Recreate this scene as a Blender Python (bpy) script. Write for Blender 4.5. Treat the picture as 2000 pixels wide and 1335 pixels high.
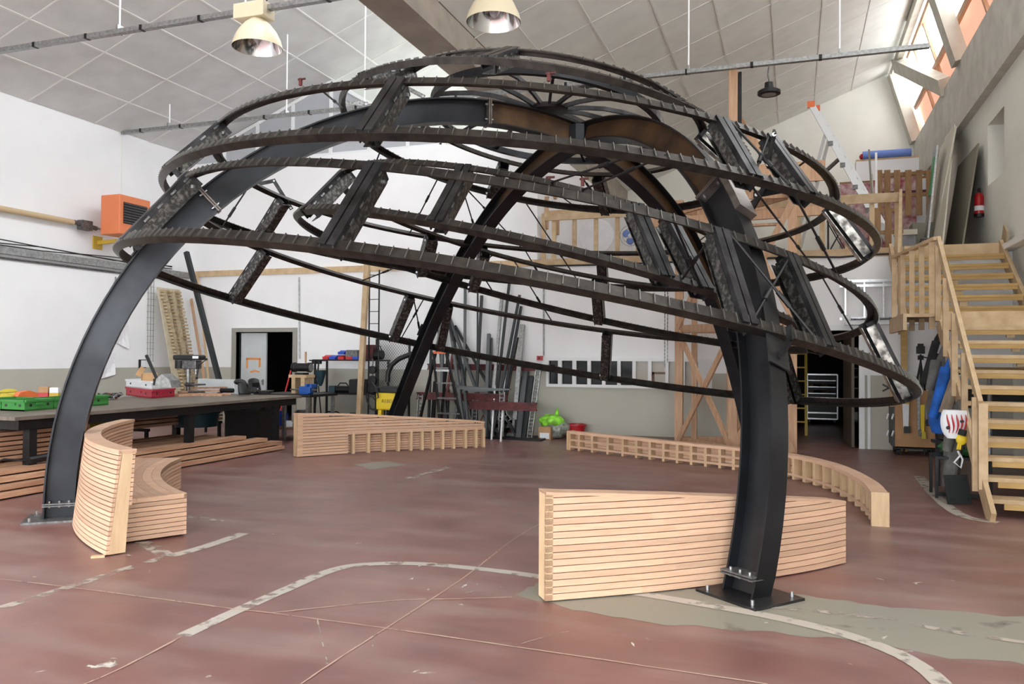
import bpy, bmesh, math, random
import numpy as np
from mathutils import Vector, Matrix
random.seed(7)
for o in list(bpy.data.objects): bpy.data.objects.remove(o)
scene = bpy.context.scene
COL = scene.collection
R = math.radians

# ------------------------------------------------------------------ camera
F, CX, CY, H = 1580.0, 1000.0, 667.5, 1.7
YAW, PITCH, ROLL = R(19.2), R(1.03), R(0.38)
fwd = Vector((-math.sin(YAW)*math.cos(PITCH), math.cos(YAW)*math.cos(PITCH), math.sin(PITCH)))
r0 = Vector((math.cos(YAW), math.sin(YAW), 0)); u0 = r0.cross(fwd)
rgt = r0*math.cos(ROLL) + u0*math.sin(ROLL); upv = u0*math.cos(ROLL) - r0*math.sin(ROLL)
EYE = Vector((0, 0, H))
cd = bpy.data.cameras.new('camera'); cam = bpy.data.objects.new('camera', cd); COL.objects.link(cam)
cd.sensor_fit = 'HORIZONTAL'; cd.sensor_width = 36.0; cd.lens = 36.0*F/2000.0
cd.clip_start = 0.05; cd.clip_end = 300
mw = Matrix((rgt, upv, -fwd)).transposed().to_4x4(); mw.translation = EYE
cam.matrix_world = mw
scene.camera = cam

# ------------------------------------------------------------------ sky and exposure
W = bpy.data.worlds.new('overcast_sky'); scene.world = W; W.use_nodes = True
bg = W.node_tree.nodes['Background']; bg.inputs[0].default_value = (0.95, 0.98, 1.0, 1); bg.inputs[1].default_value = 1.0
vs = scene.view_settings
vs.view_transform = 'Standard'; vs.look = 'None'; vs.gamma = 1.0; vs.use_curve_mapping = False
vs.exposure = 2.92

# ------------------------------------------------------------------ survey helpers (pixel of the photograph -> point on a real plane)
def ray(x, y): return fwd + rgt*((x-CX)/F) + upv*((CY-y)/F)
def fl(x, y, z=0.0):
    d = ray(x, y); return EYE + d*((z-H)/d.z)
def atY(x, y, Y):
    d = ray(x, y); return EYE + d*(Y/d.y)
def atX(x, y, X):
    d = ray(x, y); return EYE + d*(X/d.x)
def V(*a): return Vector(a)

# ------------------------------------------------------------------ materials
def lin(c):
    c = c/255.0
    return c/12.92 if c <= 0.04045 else ((c+0.055)/1.055)**2.4
def rgb(r, g, b): return (lin(r), lin(g), lin(b), 1)
MATS = {}
def M(name, c, rough=0.6, metal=0.0, var=0.0, scale=4.0, stretch=(1,1,1), bump=0.0, rand=0.0, c2=None, detail=4.0, alpha=None, trans=0.0, emit=0.0, spec=None, ramp=(0.32,0.68)):
    m = bpy.data.materials.new(name); m.use_nodes = True; MATS[name] = m
    nt = m.node_tree; N = nt.nodes; L = nt.links
    b = N['Principled BSDF']; b.inputs['Roughness'].default_value = rough; b.inputs['Metallic'].default_value = metal
    col = rgb(*c); b.inputs['Base Color'].default_value = col
    if spec is not None: b.inputs['Specular IOR Level'].default_value = spec
    if trans: b.inputs['Transmission Weight'].default_value = trans
    if emit:
        b.inputs['Emission Color'].default_value = col; b.inputs['Emission Strength'].default_value = emit
    if var or bump or c2 or rand:
        tc = N.new('ShaderNodeTexCoord'); mp = N.new('ShaderNodeMapping'); mp.inputs['Scale'].default_value = stretch
        nz = N.new('ShaderNodeTexNoise'); nz.inputs['Scale'].default_value = scale; nz.inputs['Detail'].default_value = detail
        L.new(tc.outputs['Object'], mp.inputs['Vector'])
        if rand:
            oi = N.new('ShaderNodeObjectInfo'); ad = N.new('ShaderNodeVectorMath'); ad.operation = 'SCALE'
            cb = N.new('ShaderNodeCombineXYZ')
            for k in range(3): L.new(oi.outputs['Random'], cb.inputs[k])
            L.new(cb.outputs[0], ad.inputs[0]); ad.inputs['Scale'].default_value = 37.0
            L.new(ad.outputs[0], mp.inputs['Location'])
        L.new(mp.outputs[0], nz.inputs['Vector'])
        rp = N.new('ShaderNodeValToRGB'); e = rp.color_ramp.elements
        d = c2 if c2 else tuple(max(0, int(v*(1-var))) for v in c)
        li = c if c2 else tuple(min(255, int(v*(1+var))) for v in c)
        e[0].position = ramp[0]; e[1].position = ramp[1]
        e[0].color = rgb(*d); e[1].color = rgb(*li)
        L.new(nz.outputs['Fac'], rp.inputs[0])
        out = rp.outputs[0]
        if rand:
            mr = N.new('ShaderNodeMapRange'); mr.inputs['To Min'].default_value = 1-rand; mr.inputs['To Max'].default_value = 1+rand
            L.new(oi.outputs['Random'], mr.inputs['Value'])
            hs = N.new('ShaderNodeHueSaturation'); L.new(mr.outputs[0], hs.inputs['Value']); L.new(out, hs.inputs['Color']); out = hs.outputs[0]
        L.new(out, b.inputs['Base Color'])
        if bump:
            bp = N.new('ShaderNodeBump'); bp.inputs['Strength'].default_value = bump; bp.inputs['Distance'].default_value = 0.01
            L.new(nz.outputs['Fac'], bp.inputs['Height']); L.new(bp.outputs[0], b.inputs['Normal'])
    return m

M('steel', (54,54,56), 0.42, 0.75, var=0.35, scale=5, bump=0.08, rand=0.12)
M('steel_leg', (52,54,58), 0.36, 0.7, c2=(35,36,39), scale=2.2, bump=0.05)
M('steel_rail', (70,66,62), 0.42, 0.7, c2=(46,43,41), scale=9, bump=0.1)
M('steel_rust', (96,70,46), 0.5, 0.6, c2=(58,44,34), scale=3)
M('steel_bright', (170,172,174), 0.3, 0.9, c2=(90,90,92), scale=30, bump=0.3)
M('steel_cleat', (120,118,114), 0.4, 0.8)
M('rod', (38,38,40), 0.45, 0.6)
M('steel_box', (128,120,116), 0.35, 0.7, c2=(96,88,84), scale=4, stretch=(1,1,3))
M('steel_patchy', (128,126,122), 0.35, 0.75, c2=(60,59,58), scale=24, bump=0.2, detail=5, ramp=(0.46,0.72))
M('steel_foil', (214,213,210), 0.28, 0.8, c2=(104,102,100), scale=10, bump=0.5, ramp=(0.4,0.6))
M('bolt', (190,190,192), 0.3, 0.9)
M('red_metal', (86,36,36), 0.55, 0.2, var=0.25, scale=8)
M('orange_tool', (222,110,60), 0.5)
M('black_metal', (24,24,26), 0.5, 0.3, var=0.3, scale=12)
M('black_plastic', (22,22,24), 0.45)
M('black_cloth', (30,30,33), 0.9, var=0.3, scale=6, bump=0.3)
M('grey_cloth', (92,90,88), 0.95, var=0.15, scale=6, bump=0.3)
M('lightgrey_cloth', (140,140,144), 0.95, var=0.12, scale=6, bump=0.3)
M('tan_cloth', (142,128,112), 0.95, var=0.15, scale=6, bump=0.3)
M('blue_cloth', (28,88,170), 0.85, var=0.2, scale=6, bump=0.3)
WS = (1.0, 1.0, 12.0)
M('wood_bench', (214,180,152), 0.55, c2=(202,162,134), scale=3.0, stretch=(1.5,1.5,45), bump=0.03, rand=0.14)
M('wood_gap_shade', (118,86,62), 0.8)  # dark tone paints the shade in the gaps between planks
M('wood_end', (212,184,148), 0.55, c2=(198,166,130), scale=4.0, stretch=(6,6,1.0), bump=0.05, rand=0.05)
M('wood_stair', (198,174,140), 0.6, c2=(178,150,114), scale=3.0, stretch=(2,2,2), bump=0.05, rand=0.12)
M('wood_yellow', (190,158,100), 0.6, c2=(172,138,82), scale=3.0, stretch=(1,6,6), rand=0.08)
M('wood_tower', (198,162,130), 0.6, c2=(176,136,106), scale=2.5, stretch=(8,8,0.8), bump=0.05, rand=0.10)
M('wood_lumber', (198,160,130), 0.65, c2=(168,124,98), scale=2.5, stretch=(9,0.7,9), rand=0.16)
M('wood_old', (150,124,96), 0.75, c2=(120,96,72), scale=3, stretch=(6,1,6), rand=0.1)
M('wood_pallet', (160,124,86), 0.7, c2=(136,102,70), scale=3, stretch=(6,6,1), rand=0.1)
M('mdf', (186,175,152), 0.7, var=0.05, scale=8)
M('mdf_dark', (176,156,124), 0.7, var=0.06, scale=8)
M('board_brown', (172,132,92), 0.7, var=0.05, scale=3)
M('cardboard', (178,140,100), 0.8, var=0.06, scale=5)
M('table_top', (126,116,104), 0.6, c2=(96,88,80), scale=3, stretch=(6,1,1), bump=0.05)
M('green_plastic', (58,132,60), 0.4); M('red_plastic', (176,36,62), 0.4); M('white_plastic', (225,228,232), 0.4)
M('bin_red', (190,28,36), 0.4); M('bin_blue', (24,70,180), 0.4); M('blue_paint', (30,82,160), 0.4, 0.2)
M('orange_paint', (214,122,78), 0.45); M('yellow_paint', (226,196,40), 0.45); M('yellow_soft', (196,178,60), 0.6)
M('mustard', (196,164,50), 0.5); M('olive', (112,104,32), 0.9, var=0.2, scale=6)
M('teal_dark', (34,62,72), 0.5); M('green_cloth', (34,92,44), 0.8)
M('lime_bag', (132,206,62), 0.45, var=0.25, scale=9, bump=0.5); M('grey_bag', (120,126,118), 0.35, var=0.4, scale=10, bump=0.6)
M('white_paint', (238,238,240), 0.6); M('cream_lamp', (218,206,178), 0.4); M('mirror', (200,200,200), 0.12, 1.0)
M('galv', (150,152,152), 0.4, 0.7, var=0.12, scale=20); M('galv_dark', (104,104,104), 0.45, 0.6, var=0.2, scale=20)
M('ladder_white', (222,224,226), 0.4, 0.2)
M('aluminium', (205,208,212), 0.32, 0.8, var=0.06, scale=20)
M('beige_pipe', (196,172,136), 0.5); M('cable', (34,34,36), 0.6); M('red_safety', (176,30,38), 0.35)
M('paper', (228,228,232), 0.8, var=0.03, scale=3); M('ink', (40,40,44), 0.7); M('skirt', (120,108,96), 0.7)
M('rubber', (28,28,30), 0.7); M('cork', (190,140,90), 0.8)
M('pvc_clear', (205,212,214), 0.3, var=0.05, scale=3)
M('concrete', (210,206,198), 0.85, c2=(192,188,180), scale=3, bump=0.1)
M('concrete_dark', (164,154,142), 0.85, c2=(146,136,126), scale=2, bump=0.1)
M('concrete_white', (205,202,190), 0.85, c2=(190,186,174), scale=3, bump=0.1)
M('ceiling_panel', (212,213,212), 0.75, var=0.03, scale=2, rand=0.012)
M('ceiling_panel_lightened', (234,236,231), 0.75, var=0.02, scale=2, rand=0.012)  # right-bay copy of the panel colour, lightened to offset its dimmer light
M('ceiling_seam', (228,228,225), 0.7)
M('partition_glass', (172,175,180), 0.35, var=0.02, scale=2)
M('frame_white', (226,228,230), 0.5)
M('pane_dark', (22,24,26), 0.2, spec=0.12); M('pane_blind', (176,170,160), 0.4); M('frame_brown', (112,82,58), 0.6)
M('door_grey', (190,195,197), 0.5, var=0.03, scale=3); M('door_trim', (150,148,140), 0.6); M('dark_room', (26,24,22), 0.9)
M('tape_orange', (222,146,78), 0.6); M('dark_door', (96,88,78), 0.6)
M('dust_white', (236,234,230), 0.8)
M('blue_foam', (110,140,215), 0.6); M('art_purple', (90,40,70), 0.7); M('art_print', (214,196,196), 0.7, c2=(150,60,80), scale=6)
M('green_paint', (60,140,90), 0.6); M('board_white', (206,200,186), 0.7, var=0.03, scale=2); M('board_dark', (132,128,114), 0.8)
M('rust_rod', (150,90,52), 0.6, 0.3); M('grey_steel', (92,96,98), 0.45, 0.5, rand=0.3); M('dark_steel', (50,54,56), 0.45, 0.5, rand=0.35)

def floor_mat():
    m = bpy.data.materials.new('red_concrete'); m.use_nodes = True; MATS['floor'] = m
    nt = m.node_tree; N = nt.nodes; L = nt.links; b = N['Principled BSDF']
    g = N.new('ShaderNodeNewGeometry')
    def noise(s, d, vec=None):
        n = N.new('ShaderNodeTexNoise'); n.inputs['Scale'].default_value = s; n.inputs['Detail'].default_value = d
        L.new(vec or g.outputs['Position'], n.inputs['Vector']); return n
    n1 = noise(0.45, 6); n2 = noise(2.3, 8)
    mp = N.new('ShaderNodeMapping'); mp.inputs['Scale'].default_value = (0.5, 2.2, 1); L.new(g.outputs['Position'], mp.inputs[0])
    n3 = noise(1.1, 7, mp.outputs[0])
    r1 = N.new('ShaderNodeValToRGB'); r1.color_ramp.elements[0].color = rgb(112,74,70); r1.color_ramp.elements[1].color = rgb(140,102,97)
    r1.color_ramp.elements[0].position = 0.3; r1.color_ramp.elements[1].position = 0.7
    L.new(n1.outputs['Fac'], r1.inputs[0])
    r2 = N.new('ShaderNodeValToRGB'); r2.color_ramp.elements[0].position = 0.46; r2.color_ramp.elements[1].position = 0.72
    r2.color_ramp.elements[0].color = (0,0,0,1); r2.color_ramp.elements[1].color = (0.8,0.8,0.8,1)
    L.new(n3.outputs['Fac'], r2.inputs[0])
    mx = N.new('ShaderNodeMixRGB'); mx.inputs[2].default_value = rgb(146,124,118); L.new(r2.outputs[0], mx.inputs[0]); L.new(r1.outputs[0], mx.inputs[1])
    mx2 = N.new('ShaderNodeMixRGB'); mx2.blend_type = 'OVERLAY'; mx2.inputs[0].default_value = 0.35
    L.new(mx.outputs[0], mx2.inputs[1]); L.new(n2.outputs['Fac'], mx2.inputs[2])
    L.new(mx2.outputs[0], b.inputs['Base Color'])
    rr = N.new('ShaderNodeMapRange'); rr.inputs['To Min'].default_value = 0.26; rr.inputs['To Max'].default_value = 0.5
    L.new(n3.outputs['Fac'], rr.inputs[0]); L.new(rr.outputs[0], b.inputs['Roughness'])
floor_mat()
def worn(name, c, thr, scale=7.0):
    m = bpy.data.materials.new(name); m.use_nodes = True; MATS[name] = m
    nt = m.node_tree; N = nt.nodes; L = nt.links; b = N['Principled BSDF']; b.inputs['Base Color'].default_value = rgb(*c); b.inputs['Roughness'].default_value = 0.5
    g = N.new('ShaderNodeNewGeometry'); n = N.new('ShaderNodeTexNoise'); n.inputs['Scale'].default_value = scale; n.inputs['Detail'].default_value = 8
    L.new(g.outputs['Position'], n.inputs['Vector'])
    r = N.new('ShaderNodeValToRGB'); r.color_ramp.elements[0].position = thr; r.color_ramp.elements[1].position = thr+0.16
    L.new(n.outputs['Fac'], r.inputs[0]); L.new(r.outputs[0], b.inputs['Alpha'])
worn('line_paint', (184,176,166), 0.30); worn('line_faint', (176,164,154), 0.42); worn('crack', (186,158,142), 0.26, 14)
worn('patch_grey', (140,136,124), 0.22, 2.2); worn('scuff', (200,192,184), 0.45, 12)
def wall_mat():
    m = bpy.data.materials.new('painted_wall'); m.use_nodes = True; MATS['wall'] = m
    nt = m.node_tree; N = nt.nodes; L = nt.links; b = N['Principled BSDF']; b.inputs['Roughness'].default_value = 0.7
    g = N.new('ShaderNodeNewGeometry'); s = N.new('ShaderNodeSeparateXYZ'); L.new(g.outputs['Position'], s.inputs[0])
    n = N.new('ShaderNodeTexNoise'); n.inputs['Scale'].default_value = 1.2; n.inputs['Detail'].default_value = 6; L.new(g.outputs['Position'], n.inputs['Vector'])
    rw = N.new('ShaderNodeValToRGB'); rw.color_ramp.elements[0].color = rgb(226,227,230); rw.color_ramp.elements[1].color = rgb(240,240,240); L.new(n.outputs['Fac'], rw.inputs[0])
    rg = N.new('ShaderNodeValToRGB'); rg.color_ramp.elements[0].color = rgb(168,166,154); rg.color_ramp.elements[1].color = rgb(184,182,172); L.new(n.outputs['Fac'], rg.inputs[0])
    c = N.new('ShaderNodeMath'); c.operation = 'LESS_THAN'; c.inputs[1].default_value = 1.39; L.new(s.outputs['Z'], c.inputs[0])
    mx = N.new('ShaderNodeMixRGB'); L.new(c.outputs[0], mx.inputs[0]); L.new(rw.outputs[0], mx.inputs[1]); L.new(rg.outputs[0], mx.inputs[2])
    L.new(mx.outputs[0], b.inputs['Base Color'])
wall_mat()
M('wall_cream', (238,238,230), 0.75, var=0.02, scale=1)
def translucent(name, c, f):
    m = bpy.data.materials.new(name); m.use_nodes = True; MATS[name] = m
    nt = m.node_tree; N = nt.nodes; L = nt.links
    b = N['Principled BSDF']; b.inputs['Base Color'].default_value = rgb(*c); b.inputs['Roughness'].default_value = 0.5
    t = N.new('ShaderNodeBsdfTranslucent'); t.inputs[0].default_value = rgb(*c)
    mx = N.new('ShaderNodeMixShader'); mx.inputs[0].default_value = f
    L.new(b.outputs[0], mx.inputs[1]); L.new(t.outputs[0], mx.inputs[2]); L.new(mx.outputs[0], N['Material Output'].inputs[0])
translucent('pink_sheet', (196,146,124), 0.22)
translucent('white_sheet', (250,250,250), 0.8)

# ------------------------------------------------------------------ mesh builder
class MB:
    def __init__(s): s.v = []; s.f = []
    def add(s, vs, fs):
        n = len(s.v); s.v += [Vector(p) for p in vs]; s.f += [[i+n for i in f] for f in fs]; return s
    def hexa(s, p):   # 8 points: bottom ring 0-3, top ring 4-7
        return s.add(p, [(3,2,1,0),(4,5,6,7),(0,1,5,4),(1,2,6,5),(2,3,7,6),(3,0,4,7)])
    def box(s, a, b):
        x0,x1 = sorted((a[0],b[0])); y0,y1 = sorted((a[1],b[1])); z0,z1 = sorted((a[2],b[2]))
        return s.hexa([(x0,y0,z0),(x1,y0,z0),(x1,y1,z0),(x0,y1,z0),(x0,y0,z1),(x1,y0,z1),(x1,y1,z1),(x0,y1,z1)])
    def cbox(s, c, size, rz=0.0, M3=None):
        c = Vector(c); hx,hy,hz = [k/2 for k in size]
        m = M3 if M3 is not None else Matrix.Rotation(rz, 3, 'Z')
        pts = [c + m @ Vector(p) for p in [(-hx,-hy,-hz),(hx,-hy,-hz),(hx,hy,-hz),(-hx,hy,-hz),(-hx,-hy,hz),(hx,-hy,hz),(hx,hy,hz),(-hx,hy,hz)]]
        return s.hexa(pts)
    def bar(s, p, q, w, h, up=(0,0,1)):   # rectangular bar from p to q; w across, h along 'up'
        p = Vector(p); q = Vector(q); d = (q-p).normalized(); up = Vector(up)
        if abs(d.dot(up)) > 0.98: up = Vector((0,1,0))
        sd = d.cross(up).normalized(); u = sd.cross(d).normalized()
        a = sd*(w/2); b = u*(h/2)
        return s.hexa([p-a-b, p+a-b, q+a-b, q-a-b, p-a+b, p+a+b, q+a+b, q-a+b])
    def frames(s, path):
        path = [Vector(p) for p in path]; out = []; u = None
        for i,p in enumerate(path):
            t = (path[min(i+1,len(path)-1)] - path[max(i-1,0)]).normalized()
            if u is None:
                u = Vector((0,0,1)) if abs(t.z) < 0.9 else Vector((1,0,0))
            u = (u - t*u.dot(t)).normalized()
            out.append((p, u, t.cross(u).normalized()))
        return out
    def tube(s, path, r, n=8, closed=False):
        fr = s.frames(path); k = len(fr)
        rs = r if isinstance(r, (list,tuple)) else [r]*k
        vs = []; fs = []
        for (p,u,w),rr in zip(fr, rs):
            for j in range(n):
                a = 2*math.pi*j/n; vs.append(p + u*(math.cos(a)*rr) + w*(math.sin(a)*rr))
        for i in range(k-1):
            for j in range(n):
                j2 = (j+1)%n; fs.append((i*n+j, i*n+j2, (i+1)*n+j2, (i+1)*n+j))
        fs.append(tuple(range(n-1,-1,-1))); fs.append(tuple(range((k-1)*n, k*n)))
        return s.add(vs, fs)
    def cyl(s, p, q, r, n=12): return s.tube([p,q], r, n)
    def lathe(s, prof, c=(0,0,0), n=24, axis=None):   # prof: list of (r, z); open profile, closed in angle
        c = Vector(c); vs = []; fs = []; k = len(prof)
        m = axis if axis is not None else Matrix.Identity(3)
        for r,z in prof:
            for j in range(n):
                a = 2*math.pi*j/n; vs.append(c + m @ Vector((r*math.cos(a), r*math.sin(a), z)))
        for i in range(k-1):
            for j in range(n):
                j2 = (j+1)%n; fs.append((i*n+j, i*n+j2, (i+1)*n+j2, (i+1)*n+j))
        return s.add(vs, fs)
    def sweep(s, sec, fr, closed=False, caps=True):   # fr: list of (pos, a, b); sec: list of (ca, cb)
        n = len(sec); k = len(fr); vs = []; fs = []
        for p,a,b in fr:
            for ca,cb in sec: vs.append(p + a*ca + b*cb)
        for i in range(k if closed else k-1):
            i2 = (i+1)%k
            for j in range(n):
                j2 = (j+1)%n; fs.append((i*n+j, i*n+j2, i2*n+j2, i2*n+j))
        if caps and not closed: fs.append(tuple(range(n-1,-1,-1))); fs.append(tuple(range((k-1)*n, k*n)))
        return s.add(vs, fs)
    def prism(s, poly, ext):   # polygon (3d points) extruded by vector
        poly = [Vector(p) for p in poly]; e = Vector(ext); n = len(poly)
        fs = [tuple(range(n-1,-1,-1)), tuple(range(n,2*n))]
        for i in range(n):
            j = (i+1)%n; fs.append((i, j, n+j, n+i))
        return s.add(poly + [p+e for p in poly], fs)
    def sphere(s, c, rad, n=12, m=8):
        c = Vector(c); rx,ry,rz = rad if isinstance(rad,(tuple,list)) else (rad,)*3
        vs = []; fs = []
        for i in range(m+1):
            t = math.pi*i/m
            for j in range(n):
                a = 2*math.pi*j/n; vs.append(c + Vector((rx*math.sin(t)*math.cos(a), ry*math.sin(t)*math.sin(a), rz*math.cos(t))))
        for i in range(m):
            for j in range(n):
                j2 = (j+1)%n; fs.append((i*n+j, (i+1)*n+j, (i+1)*n+j2, i*n+j2))
        return s.add(vs, fs)

ORG = {}
def mesh_of(mb, name, off):
    me = bpy.data.meshes.new(name); me.from_pydata([tuple(v-off) for v in mb.v], [], mb.f); me.update()
    bm = bmesh.new(); bm.from_mesh(me); bmesh.ops.recalc_face_normals(bm, faces=bm.faces); bm.to_mesh(me); bm.free()
    return me
def obj(name, mb, mat, parent=None, smooth=False, bevel=0.0, label=None, cat=None, group=None, kind=None, origin=None):
    if parent is not None: off = ORG[parent.name]
    elif origin is not None: off = Vector(origin)
    else:
        xs = [v.x for v in mb.v]; ys = [v.y for v in mb.v]; zs = [v.z for v in mb.v]
        off = Vector(((min(xs)+max(xs))/2, (min(ys)+max(ys))/2, min(zs)))
    if parent is not None:      # a part gets its own origin too
        xs = [v.x for v in mb.v]; ys = [v.y for v in mb.v]; zs = [v.z for v in mb.v]
        own = Vector(((min(xs)+max(xs))/2, (min(ys)+max(ys))/2, (min(zs)+max(zs))/2))
    else: own = off
    me = mesh_of(mb, name, own)
    me.materials.append(MATS[mat])
    if smooth:
        for p in me.polygons: p.use_smooth = True
        try: me.set_sharp_from_angle(angle=R(40))
        except Exception: pass
    o = bpy.data.objects.new(name, me); COL.objects.link(o)
    if parent is not None: o.parent = parent; o.location = own - off
    else: o.location = own
    ORG[o.name] = own
    if bevel:
        bv = o.modifiers.new('edge', 'BEVEL'); bv.width = bevel; bv.segments = 2; bv.limit_method = 'ANGLE'
    tag(o, label, cat, group, kind)
    return o
def tag(o, label=None, cat=None, group=None, kind=None):
    if label: o['label'] = label
    if cat: o['category'] = cat
    if group: o['group'] = group
    if kind: o['kind'] = kind
    return o
def thing(name, label, cat, loc, group=None):
    o = bpy.data.objects.new(name, None); COL.objects.link(o); o.empty_display_size = 0.1
    o.location = Vector(loc); ORG[o.name] = Vector(loc); tag(o, label, cat, group); return o
def struct(name, mb, mat, parent=None, **k):
    o = obj(name, mb, mat, parent, **k)
    if parent is None: o['kind'] = 'structure'
    return o
def B(a, b): return MB().box(a, b)
ORD = ['first','second','third','fourth','fifth','sixth','seventh','eighth','ninth','tenth','eleventh','twelfth','thirteenth','fourteenth','fifteenth','sixteenth','seventeenth','eighteenth','nineteenth','twentieth']

# ------------------------------------------------------------------ the hall
XL, YB, XR, YF, YN = -14.45, 16.69, 3.72, 28.0, -1.5
YO = -1.0      # the roof starts here; unseen front left open low down to let sky light in
def zl(x): return 6.73 + 0.387*(x-XL)          # pitched ceiling of the near-left bay
def zr(x): return 10.73 + 0.389*(x-2.81)       # pitched ceiling of the right bay
floor = struct('floor', B((-15.5,-9,-0.2), (5.2,24.5,0)), 'floor', origin=(0,0,0))

struct('wall_left', B((XL-0.25,YN,0), (XL,YF,6.75)), 'wall', origin=(0,0,0))
def wallY(mb, Y, t, x0, x1, z0, z1, ops):
    xs = sorted(set([x0,x1] + [o[0] for o in ops] + [o[1] for o in ops]))
    for a,b in zip(xs, xs[1:]):
        zs = [z0]; cut = sorted([(o[2],o[3]) for o in ops if o[0] <= a+1e-6 and o[1] >= b-1e-6])
        cur = z0
        for c,d in cut:
            if c > cur+1e-6: mb.box((a,Y,cur),(b,Y+t,c))
            cur = d
        if cur < z1-1e-6: mb.box((a,Y,cur),(b,Y+t,z1))
    return mb
D1 = (-13.05,-11.40,0,2.26); D2 = (-0.45,1.17,0,2.24); WN = (-5.02,-1.55,1.06,1.68)
struct('wall_back', wallY(wallY(MB(), YB, 0.2, XL, XR, 0, 3.66, [D1,D2,WN]), YB, 0.2, XL, -5.25, 3.66, 6.47, []), 'wall', origin=(0,0,0))
struct('wall_block_side', B((-5.45,YB+0.2,3.79), (-5.25,YF,6.47)), 'wall', origin=(0,0,0))
struct('roof_block', B((XL,YB+0.2,6.37), (-5.45,YF,6.47)), 'wall_cream', origin=(0,0,0))
struct('floor_mezzanine', B((-5.25,YB+0.04,3.58), (XR,YF,3.78)), 'wood_old', origin=(0,0,0))
# far wall with the saw-tooth outline of the roof
RX = -6.85
struct('wall_far', MB().prism([(XL,YF,0),(XR,YF,0),(XR+0.3,YF,8.5),(2.95,YF,zr(2.95)+0.15),(-5.6,YF,zr(-5.6)+0.15),(-5.9,YF,8.5),(RX,YF,zl(RX)+0.15),(XL,YF,zl(XL)+0.15)], (0,0.2,0)), 'wall_cream', origin=(0,0,0))
struct('wall_right', None or (lambda mb: [mb.box((XR,YN,0),(XR+0.35,17.25,7.1)), mb.box((XR,18.6,0),(XR+0.35,YF,7.1)), mb.box((XR,17.25,0),(XR+0.35,18.6,5.22)), mb.box((XR,17.25,6.45),(XR+0.35,18.6,7.1)), mb.box((XR+0.33,17.25,5.22),(XR+0.37,18.6,6.45))] and mb)(MB()), 'wall_cream', origin=(0,0,0))
w = struct('window_2', B((XR+0.27,17.25,5.22),(XR+0.33,17.33,6.45)), 'frame_brown', origin=(XR+0.3,17.3,5.22))
obj('pane', B((XR+0.30,17.33,5.25),(XR+0.325,18.58,6.42)), 'pane_blind', w)
# concrete beams
struct('trim_1', B((-6.14,YO,7.0), (-5.5,YF,8.4)), 'concrete_dark', origin=(0,0,0))
struct('trim_2', B((3.55,YO,7.02), (XR+0.35,YF,8.47)), 'concrete', origin=(0,0,0))
# roof above the panels
struct('roof_left', MB().prism([(XL-0.3,YO,zl(XL)+0.052),(RX,YO,zl(RX)+0.052),(RX,YO,zl(RX)+0.2),(XL-0.3,YO,zl(XL)+0.2)], (0,YF-YO,0)), 'ceiling_seam', origin=(0,0,0))
struct('roof_right', MB().prism([(-5.5,YO,zr(-5.5)+0.052),(2.95,YO,zr(2.95)+0.052),(2.95,YO,zr(2.95)+0.2),(-5.5,YO,zr(-5.5)+0.2)], (0,YF-YO,0)), 'ceiling_seam', origin=(0,0,0))
def ceiling(name, zf, sl, xs, ys, pm='ceiling_panel'):
    c = thing(name, None, None, (0,0,0)); c['kind'] = 'structure'
    cache = {}
    for x0,x1 in zip(xs, xs[1:]):
        for y0,y1 in zip(ys, ys[1:]):
            w, d = x1-x0, y1-y0
            key = (round(w,3), round(d,3))
            if key not in cache:
                g = 0.016; t = 0.05
                me = mesh_of(MB().hexa([(-w/2+g,-d/2+g,(-w/2+g)*sl-t+0.05),(w/2-g,-d/2+g,(w/2-g)*sl-t+0.05),(w/2-g,d/2-g,(w/2-g)*sl-t+0.05),(-w/2+g,d/2-g,(-w/2+g)*sl-t+0.05),
                                        (-w/2+g,-d/2+g,(-w/2+g)*sl+0.055),(w/2-g,-d/2+g,(w/2-g)*sl+0.055),(w/2-g,d/2-g,(w/2-g)*sl+0.055),(-w/2+g,d/2-g,(-w/2+g)*sl+0.055)]), 'ceiling_panel', Vector((0,0,0)))
                me.materials.append(MATS[pm]); cache[key] = me
            o = bpy.data.objects.new('ceiling_panel', cache[key]); COL.objects.link(o); o.parent = c
            o.location = ((x0+x1)/2, (y0+y1)/2, zf((x0+x1)/2))
    for x in xs[1:-1]: obj('seam_strip', MB().bar((x,ys[0],zf(x)-0.004),(x,ys[-1],zf(x)-0.004),0.035,0.012,(-sl,0,1)), 'ceiling_seam', c)
    for y in ys[1:-1]: obj('seam_strip', MB().bar((xs[0],y,zf(xs[0])-0.003),(xs[-1],y,zf(xs[-1])-0.003),0.03,0.010,(-sl,0,1)), 'ceiling_seam', c)
ys = [YO] + [float(y) for y in np.arange(10.37-1.62*7, 27.5, 1.62) if y > YO+0.3] + [YF]
ceiling('ceiling_left', zl, 0.387, [XL,-13.5,-12.5,-11.42,-10.42,-9.44,-8.45,-7.5,RX], ys)
ceiling('ceiling_right', zr, 0.389, [-5.5,-4.8,-3.72,-2.62,-1.55,-0.46,0.63,1.75,2.95], ys, 'ceiling_panel_lightened')

struct('front_light_block', B((XL,YN-0.2,4.6),(XR,YN,10.8)), 'wall_cream', origin=(0,0,0))  # unseen upper wall added to cut the sky light from the front
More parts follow.
